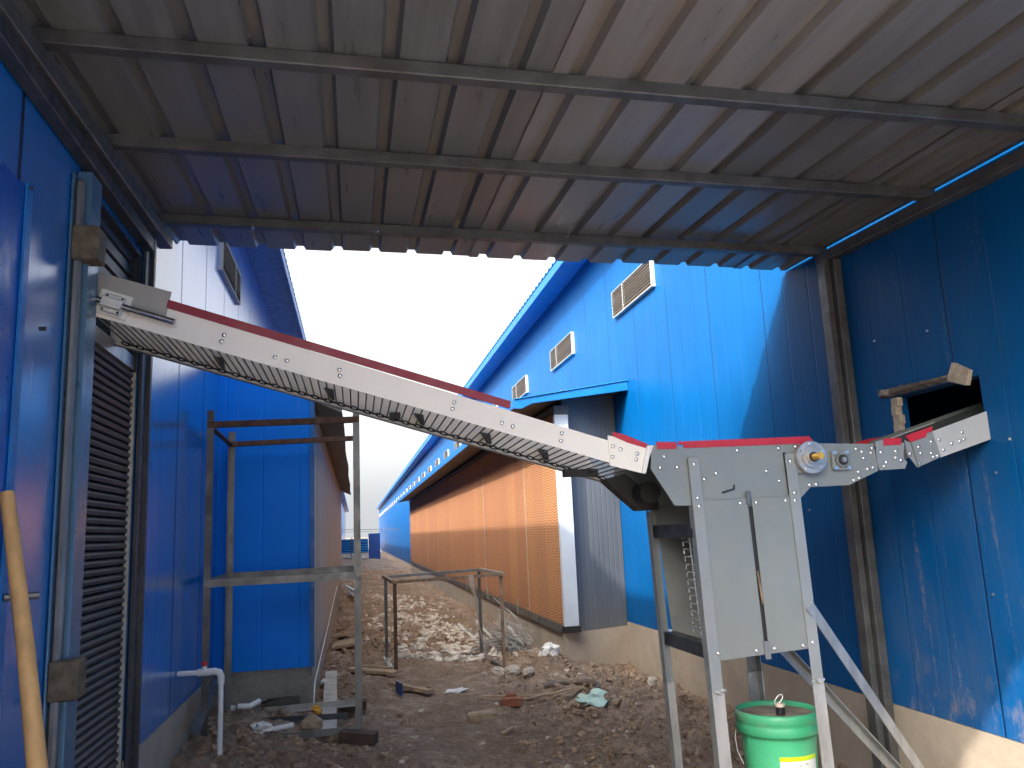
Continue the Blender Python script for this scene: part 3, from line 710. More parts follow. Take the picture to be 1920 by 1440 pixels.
red([(2.532, 1.607), (2.678, 1.649), (2.675, 1.627), (2.642, 1.615), (2.640, 1.600), (2.553, 1.575)], YF-.014, YF-.0105)
pr = [(2.672, 1.622), (2.996, 1.718), (2.996, 1.582), (2.712, 1.502)]
MB().prism(pr, 'xz', YF, YF+.003).build('side_plate', 'grey_pale', EC)
MB().prism(pr, 'xz', YB-.16, YB-.157).build('side_plate', 'grey_pale', EC)
mb = MB(); mb.prism([(2.37, 1.560), (2.55, 1.580), (3.40, 1.832), (3.40, 1.826), (2.55, 1.572), (2.37, 1.552)], 'xz', YF+.008, YB-.17); mb.build('belt', 'rubber', EC)
MB().prism([(2.56, 1.585), (3.30, 1.795), (3.30, 1.818), (2.62, 1.625)], 'xz', YB-.155, YB-.15).build('edge_strip', plain('edge_strip', (.12, .135, .12), .5, 0, .1, 6), EC)
# flange disc, shaft, flange bearing
mo = MB(); mo.cyl((2.022, 3.414, 1.517), (0, -1, 0), .066, .022, 40).cyl((2.022, 3.391, 1.517), (0, -1, 0), .073, .018, 40).cyl((2.022, 3.372, 1.517), (0, -1, 0), .050, .006, 32).cyl((2.022, 3.365, 1.517), (0, -1, 0), .030, .006, 28)
fd = mo.build('flange_disc', 'machined', EC)
MB().tube([(2.022, 3.375, 1.517), (2.022, 3.30, 1.517)], .0155, 16).build('shaft', 'brass', fd)
MB().cyl((2.022, 3.3585, 1.517), (0, -1, 0), .022, .003, 24).build('seal', 'black', fd)
db = MB()
for k in range(5):
    t = k*2*math.pi/5+.4; db.cyl((2.022+.061*math.cos(t), 3.372, 1.517+.061*math.sin(t)), (0, -1, 0), .0065, .007, 8)
db.build('screw', 'zinc', fd)
MB().prism([(1.955, 1.452), (2.01, 1.445), (2.01, 1.475), (1.955, 1.50)], 'xz', 3.405, 3.4125).build('flange_foot', 'grey_plate', EC)
q_ = [(2.139, 1.540), (2.147, 1.546), (2.214, 1.546), (2.223, 1.537), (2.227, 1.465), (2.220, 1.457), (2.148, 1.457), (2.139, 1.465)]
bh = MB(); bh.prism(q_, 'xz', 3.402, 3.4195).cyl((2.183, 3.4015, 1.502), (0, -1, 0), .031, .014, 28); fb = bh.build('flange_bearing', 'grey_plate', EC, bevel=.002)
MB().cyl((2.183, 3.387, 1.502), (0, -1, 0), .0245, .003, 24).build('bearing_seal', 'black', fb)
MB().cyl((2.183, 3.3835, 1.502), (0, -1, 0), .012, .010, 16).build('shaft_end', 'machined', fb)
bb = MB()
for x in (2.150, 2.213):
    for z in (1.467, 1.537): bb.cyl((x, 3.4015, z), (0, -1, 0), .009, .009, 8)
bb.build('nut', 'zinc', fb)
# lift cabinet
cab = [(1.464, 1.343), (1.925, 1.348), (1.962, .691), (1.516, .667)]
MB().prism([(1.464, 1.343), (1.708, 1.346), (1.726, .679), (1.516, .667)], 'xz', 3.408, 3.412).build('cabinet_panel', 'grey_plate', EC, bevel=.0015)
MB().prism([(1.728, 1.346), (1.925, 1.348), (1.962, .691), (1.744, .680)], 'xz', 3.408, 3.412).build('cabinet_panel', 'grey_plate', EC, bevel=.0015)
MB().prism([(1.700, 1.31), (1.740, 1.31), (1.760, .70), (1.715, .70)], 'xz', 3.416, 3.419).build('slot_back', 'black', EC)
MB().box(1.700, 1.722, 3.400, 3.4075, 1.315, 1.375).build('latch', 'galv', EC, bevel=.003)
MB().prism([(1.718, .735), (1.746, .735), (1.747, .66), (1.722, .66)], 'xz', 3.401, 3.4072).build('latch', 'galv', EC)
MB().tube([(1.722, 3.404, 1.03), (1.733, 3.404, .89)], .005, 8).build('rusty_rod', 'rust_light', EC)
MB().prism([(1.906, 1.545), (1.921, 1.545), (1.928, 1.355), (1.913, 1.355)], 'xz', YF-.0035, YF-.0007).build('slot', 'black', EC)
MB().prism([(1.595, 1.379), (1.648, 1.392), (1.652, 1.408), (1.659, 1.408), (1.657, 1.385), (1.597, 1.370)], 'xz', YF-.003, YF-.0007).build('arrow_mark', 'black', EC)
MB().prism(cab, 'xz', 3.925, 3.929).build('cabinet_panel', 'grey_dark_plate', EC)
MB().add([(1.915, 3.44, 1.343), (1.915, 3.92, 1.343), (1.95, 3.92, .685), (1.95, 3.44, .685), (1.919, 3.44, 1.343), (1.919, 3.92, 1.343), (1.954, 3.92, .685), (1.954, 3.44, .685)],
         [(0, 1, 2, 3), (7, 6, 5, 4), (0, 4, 5, 1), (3, 2, 6, 7), (0, 3, 7, 4), (1, 5, 6, 2)]).build('cabinet_panel', plain('inner_panel', (.16, .18, .165), .5, .1, .12, 4), EC)
def leg(xt, xb, y, sx, sy, ztop, zbot, zc):
    m = MB(); m.angle((xt, y, ztop), (xb, y, zc), .052, (0, 1, 0), .005, sx, sy)
    o = m.build('leg', 'grey_mid', EC, bevel=.0012)
    m = MB(); xc = xt+(xb-xt)*(ztop-zc)/(ztop-zc); m.angle((xb, y, zc), (xb+(xb-xt)*(zc-zbot)/(ztop-zc), y, zbot), .054, (0, 1, 0), .006, sx, sy)
    m.build('leg_extension', 'galv_bright', EC)
    m = MB(); rg = random.Random(int(xt*100+y*10))
    for i in range(7): m.rock((xb+sx*.027+(.05*rg.random()-.025), y-.004, zc+.012*rg.random()-.006), .012, .006, .008, 0, .3, rg, 6, 4)
    m.build('weld_bead', 'galv_bright', o)
leg(1.441, 1.464, 3.400, 1, 1, 1.532, -.30, .545)
leg(1.957, 1.980, 3.400, -1, 1, 1.538, -.30, .555)
leg(1.425, 1.452, 3.945, 1, -1, 1.315, -.30, .50)
leg(1.930, 1.946, 3.945, -1, -1, 1.315, -.30, .52)
for z in (1.245, .735):
    xo = 1.436 + (1.25-z)*.035
    MB().angle((xo+.012, 3.43, z), (xo+.012, 3.92, z), .06, (0, 0, 1), .005, 1, -1).build('crossbar', 'steel_dark', EC)
hc = MB(); z = 1.20
for i in range(13):
    z = 1.20 - i*.035; xo = 1.50 + (1.2-z)*.05
    hc.tube([(xo, 3.56, z), (xo, 3.68, z)], .005, 6).tube([(xo, 3.68, z), (xo, 3.68, z-.022)], .004, 6).tube([(xo, 3.60, z), (xo, 3.60, z-.034)], .004, 6)
hc.build('lift_chain', 'zinc', EC)
MB().bar((1.943, 3.392, .875), (2.640, 3.70, .0), .050, .006, (0, -1, .4)).build('brace', 'galv_bright', EC)
b2 = MB(); b2.angle((1.93, 3.95, .82), (2.83, 4.05, -.16), .045, (0, -1, .3), .005, 1, 1); b2.build('brace', 'galv_bright', EC)
MB().box(2.60, 2.80, 3.66, 3.80, -.2, .02).build('brace_foot', 'stone_pale', EC)
bolt0 = MB(); bolt0.lathe((0, 0, 0), [(.0095, 0), (.0095, .003), (.0075, .0065), (.003, .008), (.0, .0082)], 10)
bme = None
BOLTS = [(3.4150, [(1.685, 1.560), (1.887, 1.565), (1.971, 1.570), (1.575, 1.460), (1.817, 1.464), (1.517, 1.436), (1.876, 1.418), (1.338, 1.541), (1.394, 1.493), (1.315, 1.493), (2.022, 1.395), (2.056, 1.396), (2.246, 1.409), (2.274, 1.418), (2.273, 1.447), (2.322, 1.458), (2.350, 1.464), (2.308, 1.509), (2.275, 1.553), (2.303, 1.539), (2.349, 1.533), (2.357, 1.555),
        (.417, 1.794), (.409, 1.767), (.619, 1.703), (.665, 1.687), (.880, 1.653), (.874, 1.621), (-.520, 2.086), (-.529, 2.060), (-.318, 1.993), (-.271, 1.978), (-.059, 1.939), (-.057, 1.913), (2.714, 1.586), (2.779, 1.567), (2.842, 1.619), (2.824, 1.576), (2.848, 1.586), (2.730, 1.538)]),
         (3.4110, [(1.138, 1.578), (1.213, 1.557), (1.206, 1.531), (1.105, 1.592), (1.100, 1.546), (2.398, 1.534), (2.475, 1.537), (2.471, 1.507), (2.419, 1.487), (2.405, 1.468), (2.497, 1.494)]),
         (3.4070, [(2.594, 1.554), (2.601, 1.524), (2.665, 1.577), (2.657, 1.523), (2.688, 1.509), (2.588, 1.478), (2.665, 1.505), (2.545, 1.523)]),
         (3.4050, [(1.672, 1.325), (1.748, 1.325), (1.891, 1.329), (1.686, .697), (1.770, .700), (1.905, .703)]),
         (3.3970, [(1.466, 1.502), (1.471, 1.355), (1.474, 1.318), (1.928, 1.502), (1.933, 1.362), (1.932, 1.327), (1.947, .715), (1.505, .700)])]
for yb_, L in BOLTS:
    for (x, z) in L:
        if bme is None:
            o = bolt0.build('bolt', 'zinc', None); bme = o.data; o.parent = EC
        else:
            o = bpy.data.objects.new('bolt', bme); col.objects.link(o); o.parent = EC
        o.rotation_euler = (R(90), 0, 0); o.location = Vector((x, yb_+.0045, z)) - Vector(EC.location)

# ------------------------------------------------------------------ tall angle-iron frame by the left wall
F1 = thing('steel_frame', 'tall open angle iron frame with rusty top rails standing by the left blue wall', 'steel frame', (-.47, 6.25, -.05))
y0, y1, xa, xb = 5.85, 6.66, -.99, .035
for (x, y, sx, sy, zt, zb, m_) in ((xa, y0, -1, 1, 2.15, -.02, 'steel_tube'), (xb, y0, 1, 1, 2.115, -.07, 'galv'), (xa+.03, y1, -1, -1, 2.10, -.02, 'galv'), (xb, y1, 1, -1, 2.05, -.08, 'galv')):
    MB().angle((x, y, zb), (x, y, zt), .046, (0, 1, 0), .005, sx, sy).build('post', m_, F1)
def rail(p, q, m_, wd=.045, up=(0, 0, 1), sx=1, sy=1): return MB().angle(p, q, wd, up, .005, sx, sy).build('rail', m_, F1)
rail((xa, y0-.004, 2.03), (xb, y0-.004, 2.05), 'rust', .042, sx=-1)
rail((xa+.03, y1-.01, 1.98), (xb, y1-.01, 2.01), 'rust', .042, sx=1)
rail((xa+.004, y0, 2.03), (xa+.034, y1, 1.985), 'rust', .042)
rail((xb-.004, y0, 2.045), (xb-.004, y1, 2.005), 'rust', .042, sx=-1)
rail((xa, y0-.006, .965), (xb, y0-.006, .968), 'galv', .05, sx=-1)
rail((xa+.03, y1-.01, .975), (xb, y1-.01, .985), 'galv', .05)
rail((xa+.005, y0, .965), (xa+.034, y1, .975), 'galv', .05)
rail((xb-.005, y0, .968), (xb-.005, y1, .985), 'galv', .05, sx=-1)
rail((xa, y0-.006, -.035), (xb, y0-.006, -.025), 'galv', .045, sx=-1)
rail((xa+.03, y1-.01, -.01), (xb, y1-.01, .00), 'galv_bright', .045)
rail((xa+.2, y0+.42, .005), (xb-.10, y0+.40, -.005), 'steel_dark', .035)

# ------------------------------------------------------------------ low rusty frame in the alley
F2 = thing('steel_frame', 'low rusty box frame of angle iron standing in the middle of the alley', 'steel frame', (.9, 9.1, -.14))
A, B, C_, D = (.365, 8.50), (1.50, 8.62), (1.44, 9.80), (.315, 9.66)
zt = .79
for (p, m_, sx, sy, zb) in ((A, 'rust', 1, 1, -.14), (B, 'rust_light', -1, 1, -.18), (C_, 'steel_tube', -1, -1, -.18), (D, 'steel_tube', 1, -1, -.13)):
    MB().angle((p[0], p[1], zb-.05), (p[0], p[1], zt), .036, (0, 1, 0), .005, -sx, sy).build('leg', m_, F2)
def rl(p, q, za, zb, m_, wd=.036): return MB().bar((p[0], p[1], za), (q[0], q[1], zb), wd, .03).build('rail', m_, F2)
rl((A[0]-.02, A[1]), B, zt, zt+.015, 'rust_light'); rl((D[0]-.02, D[1]), C_, zt, zt+.02, 'galv'); rl(A, D, zt+.006, zt+.006, 'rust_light'); rl(B, C_, zt+.02, zt+.026, 'galv_bright')
rl(A, B, -.15, -.17, 'rust_light'); rl(D, C_, -.12, -.14, 'galv'); rl(A, D, -.10, -.09, 'galv', .05); rl(B, C_, -.13, -.15, 'galv', .05)
st = MB(); st.tube([(1.16, 8.575, .82), (1.165, 8.565, .74), (1.18, 8.56, .66), (1.20, 8.55, .58)], [.03, .04, .028, .012], 8).tube([(1.20, 8.55, .58), (1.23, 8.55, .3), (1.28, 8.56, .02)], [.010, .006, .004], 6)
solo('cloth_strip', st, plain('cloth', (.42, .31, .23), .9, 0, .3, 14, bump=.004), 'knotted tan cloth strip hanging from the rail of the low rusty frame', 'cloth')

# ------------------------------------------------------------------ bucket
bx, by, bz = 1.885, 3.67, -.035
BK = thing('bucket', 'green plastic bucket with a dirty lid standing between the cabinet legs', 'bucket', (bx, by, bz))
MB().lathe((bx, by, bz), [(.0, .004), (.140, .0), (.148, .01), (.160, .24), (.163, .325), (.166, .34)], 64).build('body', 'bucket_green', BK)
cp = MB(); cp.lathe((bx, by, bz), [(.164, .335), (.182, .338), (.186, .35), (.186, .378), (.181, .385), (.187, .392), (.187, .418), (.183, .430), (.176, .434), (.170, .430), (.168, .412)], 64)
lid = cp.build('lid', 'bucket_lid', BK)
MB().lathe((bx, by, bz), [(.168, .412), (.10, .408), (0, .407)], 48).build('lid_top', 'lid_dirt', lid)
sp = MB(); sp.cyl((bx+.01, by-.02, bz+.407), (0, 0, 1), .021, .036, 18); sp.build('spout', 'black', lid)
MB().cyl((bx+.01, by-.02, bz+.4435), (0, 0, 1), .0225, .014, 18).build('spout_cap', plain('spout_cap', (.55, .46, .36), .6, 0, .2, 12), lid)
MB().tube([(bx+.01+.021*math.cos(t)-.004, by-.02, bz+.474+.016*math.sin(t)+.013*math.cos(t)) for t in [k*math.pi/8 for k in range(17)]], .003, 6, False).build('pull_ring', 'white_scrap', lid)
w_ = Vector((-.889, .458, 0)); 
MB().tube([(bx-.889*.187, by+.458*.187, bz+.335), (bx-.889*.197, by+.458*.197-.01, bz+.30), (bx-.889*.20, by+.458*.2-.03, bz+.25), (bx-.889*.19, by+.458*.19-.06, bz+.20)], .0026, 6).build('handle', 'white_scrap', BK)
for k in range(10):
    t = k*2*math.pi/10+.15; c_, s_ = math.cos(t), math.sin(t)
    MB().bar((bx+.1635*c_, by+.1635*s_, bz+.333), (bx+.1625*c_, by+.1625*s_, bz+.300), .006, .004, (c_, s_, 0)).build('rib', 'bucket_green', BK)
def patch(t0, t1, z0, z1, dr, n=24):
    """piece of sheet wrapped on the bucket's side"""
    vs = []; fs = []
    rad = lambda z: .148 + (z-.01)/.23*.012 + dr if z < .24 else .160 + (z-.24)*.036 + dr
    for i in range(n+1):
        a = R(242.8 + t0 + (t1-t0)*i/n)
        for z in (z0, z1): vs.append((bx+rad(z)*math.cos(a), by+rad(z)*math.sin(a), bz+z))
    return MB().add(vs, [(2*i, 2*i+2, 2*i+3, 2*i+1) for i in range(n)], True)
lb = patch(-2, 66, .06, .262, .0008).build('label', 'paper', BK)
patch(-2, 66, .243, .262, .0012).build('label_band', 'lime', lb)
vs = [(0, 0)] ; ct = (9.5, .20)
fl = MB(); n_ = 22
def onb(t, z, dr):
    rr = .148 + (z-.01)/.23*.012 + dr; a = R(242.8+t); return (bx+rr*math.cos(a), by+rr*math.sin(a), bz+z)
pts = [onb(ct[0]+(5.2+1.0*math.cos(6*k*2*math.pi/n_))*math.cos(2*math.pi*k/n_), ct[1]+(.0145+.003*math.cos(6*k*2*math.pi/n_))*math.sin(2*math.pi*k/n_), .0013) for k in range(n_)]
fl.add([onb(ct[0], ct[1], .0013)] + pts, [(0, 1+k, 1+(k+1) % n_) for k in range(n_)], True); fl.build('label_flower', 'yellow', lb)
ln = MB(); rg = random.Random(1)
for (ta, tb, za) in ((27, 33, .222), (35, 37, .228), (39, 45, .226), (30, 58, .196), (28, 55, .176), (29, 50, .158), (28, 57, .140), (29, 46, .122)):
    n_ = 6
    for i in range(n_):
        p = ta+(tb-ta)*i/n_; q2 = ta+(tb-ta)*(i+1)/n_; dz1 = .004*math.sin(i*1.9+ta); dz2 = .004*math.sin((i+1)*1.9+ta)
        ln.add([onb(p, za+dz1, .0014), onb(q2, za+dz2, .0014), onb(q2, za+.003+dz2, .0014), onb(p, za+.003+dz1, .0014)], [(0, 1, 2, 3)])
ln.build('label_text', 'ink', lb)

# ------------------------------------------------------------------ pipe, strip and pole by the left wall
PV = thing('water_pipe', 'white plastic water pipe with an elbow and red valve rising from the soil', 'pipe', (-.80, 5.40, -.02))
px, py = -.80, 5.40
MB().tube([(px, py, -.15), (px, py, .455), (px-.006, py, .478), (px-.028, py, .490), (-.97, py, .492), (-1.05, py+.02, .490)], .0155, 14).build('pipe', 'pvc', PV)
MB().tube([(px, py, .42), (px, py, .462), (px-.010, py, .486), (px-.034, py, .4935), (px-.06, py, .4935)], .0205, 14).build('elbow', 'pvc', PV)
MB().tube([(-.935, py, .492), (-.86, py, .492)], .0215, 14).tube([(-.898, py, .492), (-.898, py, .527)], .016, 12).build('tee', 'pvc', PV)
MB().tube([(-.898, py, .527), (-.898, py, .548)], .014, 12).tube([(-.898, py, .545), (-.898, py, .553)], .019, 12).build('valve', 'valve_red', PV)
solo('angle_strip', MB().angle((-1.03, 6.62, .27), (-.95, 5.35, .15), .04, (0, 0, 1), .005, -1, 1), 'galv', 'loose galvanised angle strip leaning along the foot of the left blue wall', 'metal strip')
pol = MB().tube([(-.60, 2.10, -.02), (-.785, 2.37, .712), (-.882, 2.51, 1.023), (-1.005, 2.66, 1.42)], [.0245, .024, .0225, .020], 16)
solo('wooden_pole', pol, 'wood_pole', 'yellow brown wooden pole leaning on the left wall near the camera', 'pole')

# ------------------------------------------------------------------ litter on the ground
def slab(name, p, q, wd, th, mat, label, cat, dz=0.0, group=None, wob=0.0, tilt=0.0, seed=1):
    """board, plank or strip lying from p to q with slightly ragged long edges"""
    rg = random.Random(seed); n = 7; P, Q = Vector((*p, 0)), Vector((*q, 0)); d = (Q-P).normalized(); r = Vector((d.y, -d.x, 0)); vs = []; fs = []
    za = gtop(*p, .05)+dz*.6; zb = gtop(*q, .05)+dz*.6; mid = gtop(*(P.lerp(Q, .5)).xy, .05)+dz*.4; lift = max(0, mid-(za+zb)/2); za += lift; zb += lift
    for i in range(n+1):
        t = i/n; c = P.lerp(Q, t); z = za+(zb-za)*t; e0 = wob*(rg.random()-.5); e1 = wob*(rg.random()-.5); b = .5*wob*(rg.random()-.5)
        for s_, e in ((-1, e0), (1, e1)):
            for h in (0, th): v = c + r*s_*(wd/2+e); vs.append((v.x, v.y, z+h+b+s_*tilt))
    for i in range(n):
        a = 4*i; b = a+4; fs += [(a, a+2, b+2, b), (a+1, b+1, b+3, a+3), (a, b, b+1, a+1), (a+2, a+3, b+3, b+2)]
    fs += [(0, 1, 3, 2), (4*n, 4*n+2, 4*n+3, 4*n+1)]
    return solo(name, MB().add(vs, fs), mat, label, cat, group)
slab('plank', (-.235, 8.30), (-.185, 5.92), .105, .022, 'plank_grey', 'long pale grey plank lying through the foot of the tall frame', 'plank', .028, wob=.006, seed=3)
slab('wood_board', (.30, 7.60), (.62, 7.40), .15, .03, 'wood', 'short tan board lying on the trodden path before the rusty frame', 'board', .02, wob=.02, tilt=.012, seed=4)
slab('wood_board', (-.06, 8.50), (.37, 8.28), .13, .028, 'wood', 'tan board lying behind the tall frame post beside the rusty frame', 'board', .02, wob=.015, seed=5)
slab('wood_board', (.0, 8.85), (.36, 8.72), .05, .03, 'wood', 'narrow tan batten just behind the board beside the rusty frame', 'batten', .02, wob=.01, seed=25)
slab('wood_lath', (1.02, 7.17), (1.62, 7.08), .035, .012, 'wood', 'thin pale wood lath lying before the red brick', 'lath', .02, wob=.012, seed=6)
slab('wood_lath', (1.25, 6.98), (1.90, 7.12), .045, .010, 'wood', 'splintered wood lath running under the curved metal strip', 'lath', .03, wob=.02, seed=7)
slab('wood_splinter', (.98, 5.90), (1.08, 6.04), .028, .010, 'wood', 'small pale wood splinter alone on the dirt in the foreground', 'splinter', .012, wob=.008, seed=8)
slab('stone_tile', (-.14, 11.30), (-.14, 11.75), .30, .03, 'stone_tan', 'flat tan tile lying against the left wall, farther of two', 'tile', .03, tilt=.02, seed=9)
slab('stone_tile', (-.14, 10.35), (-.13, 10.85), .30, .03, 'stone_tan', 'flat tan tile lying against the left wall, nearer of two', 'tile', .03, tilt=.02, seed=10)
slab('wood_block', (-.10, 5.80), (.12, 5.72), .10, .07, 'wood_dark', 'dark wood block under the front post of the tall frame', 'wood block', -.02, seed=11)
slab('wood_block', (-.13, 6.74), (.07, 6.72), .10, .07, 'wood_dark', 'dark wood block under the rear post of the tall frame', 'wood block', .0, seed=12)
slab('metal_plate', (-.70, 6.74), (-.42, 6.98), .22, .004, 'galv', 'bent grey sheet metal plate lying before the stained concrete base', 'metal plate', .05, tilt=.03, seed=13)
ch = MB(); ch.box(-.66, -.42, 7.30-.58, 7.304-.58, .0, .085).box(-.66, -.42, 6.69, 6.72, .085, .089)
solo('metal_channel', ch, 'steel_tube', 'short folded grey steel channel propped against the stained concrete base', 'metal channel')
slab('blue_offcut', (.33, 7.36), (.37, 7.24), .012, .10, 'blue_dark', 'small dark blue sheet offcut stuck in the dirt by the tan board', 'sheet offcut', .0, seed=14)
slab('scrap_strip', (-.24, 20.6), (.02, 18.4), .06, .02, 'steel_blue', 'blue grey metal strip leaning by the far end of the left annex', 'metal strip', .25, seed=15)
slab('scrap_strip', (-.16, 19.4), (.05, 17.2), .06, .02, 'steel_dark', 'dark metal strip lying by the far end of the left annex', 'metal strip', .12, seed=16)
def rock(name, x, y, rx, ry, rz, mat, label, cat, seed, rough=.12, seg=8, rings=6, dz=.3, rot=None, group=None):
    rg = random.Random(seed); m = MB().rock((x, y, gtop(x, y, .05)+rz*dz), rx, ry, rz, rg.random()*6 if rot is None else rot, rough, rg, seg, rings)
    return solo(name, m, mat, label, cat, group, bevel=.004)
m = MB(); th_ = .18; c_, s_ = math.cos(th_), math.sin(th_); cx, cy, cz = .925, 6.47, gtop(.925, 6.47, .06)-.02
pr_ = [(-.115, -.05), (-.105, .045), (.09, .055), (.118, .02), (.105, -.055)]
m.prism([(cx+a*c_-b*s_, cy+a*s_+b*c_) for a, b in pr_], 'xy', cz, cz+.07)
solo('stone_block', m, 'stone_tan', 'tan stone block alone in the middle of the trodden path', 'stone', bevel=.012)
m = MB(); cz = gtop(1.24, 6.96, .06); m.prism([(1.15, 6.93), (1.32, 6.90), (1.34, 6.98), (1.17, 7.01)], 'xy', cz-.01, cz+.055)
solo('brick', m, 'brick', 'red brick half buried between the wood laths', 'brick', bevel=.006)
m = MB(); cz = gtop(1.30, 7.12, .06); m.prism([(1.22, 7.08), (1.30, 7.06), (1.32, 7.14), (1.24, 7.16)], 'xy', cz, cz+.06)
solo('brick', m, 'brick', 'broken red brick piece just behind the half buried brick', 'brick', bevel=.008)
for i, (x, y, rx, lab) in enumerate(((1.40, 8.50, .09, 'pale rock at the left end of the rock row under the frame corner'), (1.52, 8.40, .10, 'pale rock second in the row right of the rusty frame'), (1.66, 8.28, .075, 'small pale rock at the right end of the row right of the rusty frame'))):
    rock('pale_rock', x, y, rx, rx*.7, rx*.6, 'stone_pale', lab, 'rock', 40+i, .2, group='pale rocks by the low rusty frame')
rock('plastic_bag', 2.00, 9.15-.4, .11, .09, .09, 'white_scrap', 'crumpled white plastic bag in the soil near the annex corner', 'bag', 50, .35, 10, 7)
rock('pale_rock', 2.55, 7.2, .06, .045, .05, 'stone_pale', 'pale stone on the soil heap against the right concrete base', 'rock', 51, .2)
rock('tan_stone', -.30, 6.02, .085, .05, .075, 'stone_tan', 'upright tan stone slab beside the grey plank at the frame foot', 'stone', 52, .18)
rock('paper_scrap', .86, 7.55, .13, .06, .018, 'white_scrap', 'torn whitish paper scrap flat on the trodden path', 'paper scrap', 53, .4, 9, 5)
rock('yellow_scrap', -.29, 6.5, .05, .03, .03, 'orange_scrap', 'small yellow orange scrap beside the grey plank', 'scrap', 54, .3)
rock('white_scrap', -.93, 6.70, .05, .03, .03, 'white_scrap', 'small white scrap at the foot of the rear left post', 'scrap', 55, .3)
rock('white_rag', -.62, 5.88, .09, .05, .035, 'white_scrap', 'crumpled pale rag lying inside the front of the tall frame', 'rag', 56, .35, 10, 6)
solo('pipe_offcut', MB().tube([(-.54, 5.90, gtop(-.5, 5.9)+.025), (-.41, 5.89, gtop(-.45, 5.9)+.03)], .017, 12), 'pvc', 'straight white plastic pipe offcut lying beside the pale rag', 'pipe offcut')
solo('pipe_offcut', MB().tube([(-.83, 6.42, gtop(-.8, 6.4)+.03), (-.75, 6.40, gtop(-.8, 6.4)+.03), (-.69, 6.46, gtop(-.8, 6.4)+.05)], .02, 12), 'pvc', 'bent white plastic pipe offcut on the soil behind the tall frame posts', 'pipe offcut')
slab('white_scrap', (-.29, 7.75), (-.27, 7.95), .05, .02, 'white_scrap', 'small white scrap beside the far part of the grey plank', 'scrap', .03, seed=27)
# curved metal strip and green film
cs = MB(); vs = []; fs = []
path = [(1.66, 7.55, 0), (1.80, 7.62, .0), (1.98, 7.55, .0), (2.08, 7.35, .0), (2.06, 7.12, 0), (1.95, 6.96, 0), (1.78, 6.88, 0)]
for i in range(25):
    t = i/24*(len(path)-1); k = min(int(t), len(path)-2); f_ = t-k; a = Vector(path[k]).lerp(Vector(path[k+1]), f_); g = gtop(a.x, a.y)
    vs += [(a.x, a.y, g-.03), (a.x-.015, a.y+.01, g+.045-.025*abs(i-12)/12)]
fs = [(2*i, 2*i+2, 2*i+3, 2*i+1) for i in range(24)]
cs.add(vs, fs, True); o = solo('curved_strip', cs, plain('curved_strip', (.20, .16, .13), .6, .2, .25, 9, dirt=(.36, .31, .26), dirtamt=.4), 'curved brown metal strip standing on edge on the soil', 'metal strip')
sm_ = o.modifiers.new('thick', 'SOLIDIFY'); sm_.thickness = .004
gf = MB(); vs = []; nn = 14
for i in range(nn+1):
    for j in range(nn+1):
        u, v = i/nn, j/nn; x = 1.74+.26*u-.02*v; y = 6.48+.16*u+.20*v; ed = max(abs(u-.5), abs(v-.5))*2; vs.append((x+.035*ed*math.sin(9*v+2*u), y+.035*ed*math.sin(8*u+1), gtop(1.9, 6.6, .2)+.01+.05*v+.012*math.sin(11*u+5*v)+.010*math.sin(13*v-4*u)))
gf.add(vs, [(i*(nn+1)+j, (i+1)*(nn+1)+j, (i+1)*(nn+1)+j+1, i*(nn+1)+j+1) for i in range(nn) for j in range(nn)], True)
o = solo('plastic_sheet', gf, 'green_film', 'pale green plastic sheet scrap lying beside the curved metal strip', 'plastic scrap'); sm_ = o.modifiers.new('thick', 'SOLIDIFY'); sm_.thickness = .003
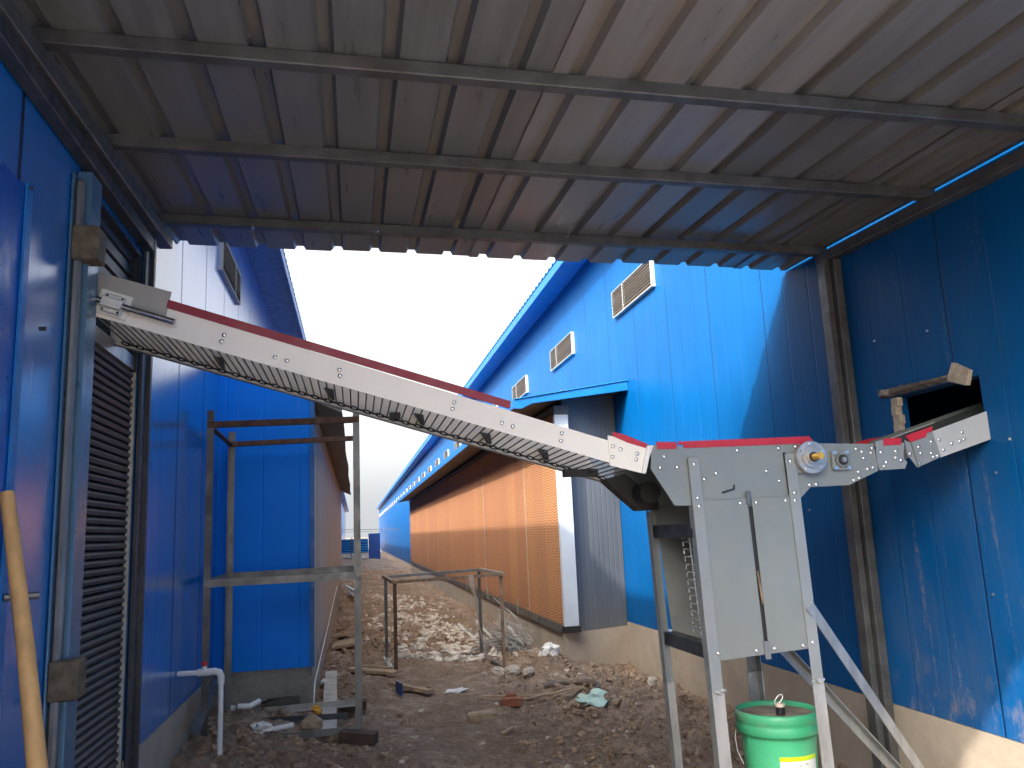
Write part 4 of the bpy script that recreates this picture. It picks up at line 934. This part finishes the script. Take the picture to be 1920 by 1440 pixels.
# bundle of scrap wire
wr = MB(); rg = random.Random(21)
for i in range(110):
    x, y = 1.80+rg.gauss(0, .12), 10.3+rg.gauss(0, .22); a = rg.gauss(2.6, .9); l = .2+.45*rg.random(); h0 = -.2+.14*rg.random(); h1 = h0+rg.gauss(.10, .14); b = rg.gauss(0, .07)
    wr.tube([(x-l*.5*math.cos(a), y-l*.5*math.sin(a), max(-.26, h0)), (x+b, y-b, (h0+h1)/2+.05*rg.random()), (x+l*.5*math.cos(a), y+l*.5*math.sin(a), max(-.26, h1))], .003+.004*rg.random(), 5)
solo('wire_bundle', wr, 'galv_bright', 'tangled heap of pale scrap wire against the right concrete base', 'scrap wire')
for i, (x, y, h, lx, ly, lab) in enumerate(((1.62, 10.7, .50, -.22, .2, 'white strip sticking up left from the scrap wire heap'), (1.74, 10.6, .46, -.16, .1, 'white strip in the middle of the scrap wire heap'), (2.06, 10.5, .34, -.10, .2, 'white strip leaning on the concrete base right of the wire heap'))):
    z = gz(x, y); solo('scrap_strip', MB().bar((x, y, z), (x+lx*1.5, y+ly, z+h*.62), .032, .006, (0, -1, 0)), 'white_scrap', lab, 'strip', 'white strips in the scrap wire heap')
solo('cord', MB().tube([(-.322, 6.70, -.02), (-.322, 6.9, .15), (-.322, 9.5, .23), (-.322, 15.0, .42)], .006, 6), 'white_scrap', 'thin pale cord running along the foot of the left grey annex wall', 'cord')

# ------------------------------------------------------------------ far end of the alley
FE = thing('metal_fence', 'bright blue ribbed metal site fence across the far end of the alley', 'fence', (0, 56, 0))
mb = MB(); z = .22
while z < 1.12:
    mb.prism([(56.0, z), (55.96, z+.03), (55.96, z+.09), (56.0, z+.12), (56.0, z+.155)], 'yz', -1.04, .83); z += .155
mb.build('fence_panel', 'blue_roof', FE)
pm = MB().box(-.28, -.24, 55.88, 55.955, -.5, 1.25).build('post', 'galv', FE)
for dx in (-.7,): copy_part(pm, FE, (dx, 0, 0))
GT = thing('metal_gate', 'dark blue metal gate panel beside the far blue fence', 'gate', (1.2, 55, 0))
MB().box(.84, 1.58, 54.95, 55.0, -.20, 1.45).build('gate_panel', 'blue_dark', GT); MB().box(.83, .86, 54.90, 54.945, -.3, 1.47).box(1.56, 1.59, 54.90, 54.945, -.3, 1.47).build('gate_frame', 'blue_trim', GT)
wl = MB(); wl.tube([(-1.05, 58, 1.78), (3.0, 58, 1.70)], .02, 6).tube([(-1.05, 58, 1.62), (3.0, 58, 1.58)], .012, 6)
solo('overhead_pipe', wl, 'galv', 'thin grey overhead pipes crossing the far end of the alley', 'pipe')
rg = random.Random(31); bp = MB()
for i in range(160):
    x = -1.0+1.75*rg.random(); y = 51+4*rg.random(); bp.rock((x, y, gz(x, y)+.03+.16*rg.random()), .12, .07, .05, rg.random()*6, .2, rg, 6, 4)
o = bp.build('brick_rubble', 'stone_pale', None, 'heap of pale broken bricks before the far blue fence', kind='stuff'); o['category'] = 'rubble'
solo('leaning_rod', MB().tube([(-.30, 50, -.1), (-.18, 50.4, 1.2)], .02, 6), 'black', 'thin dark rod standing before the far blue fence', 'rod')
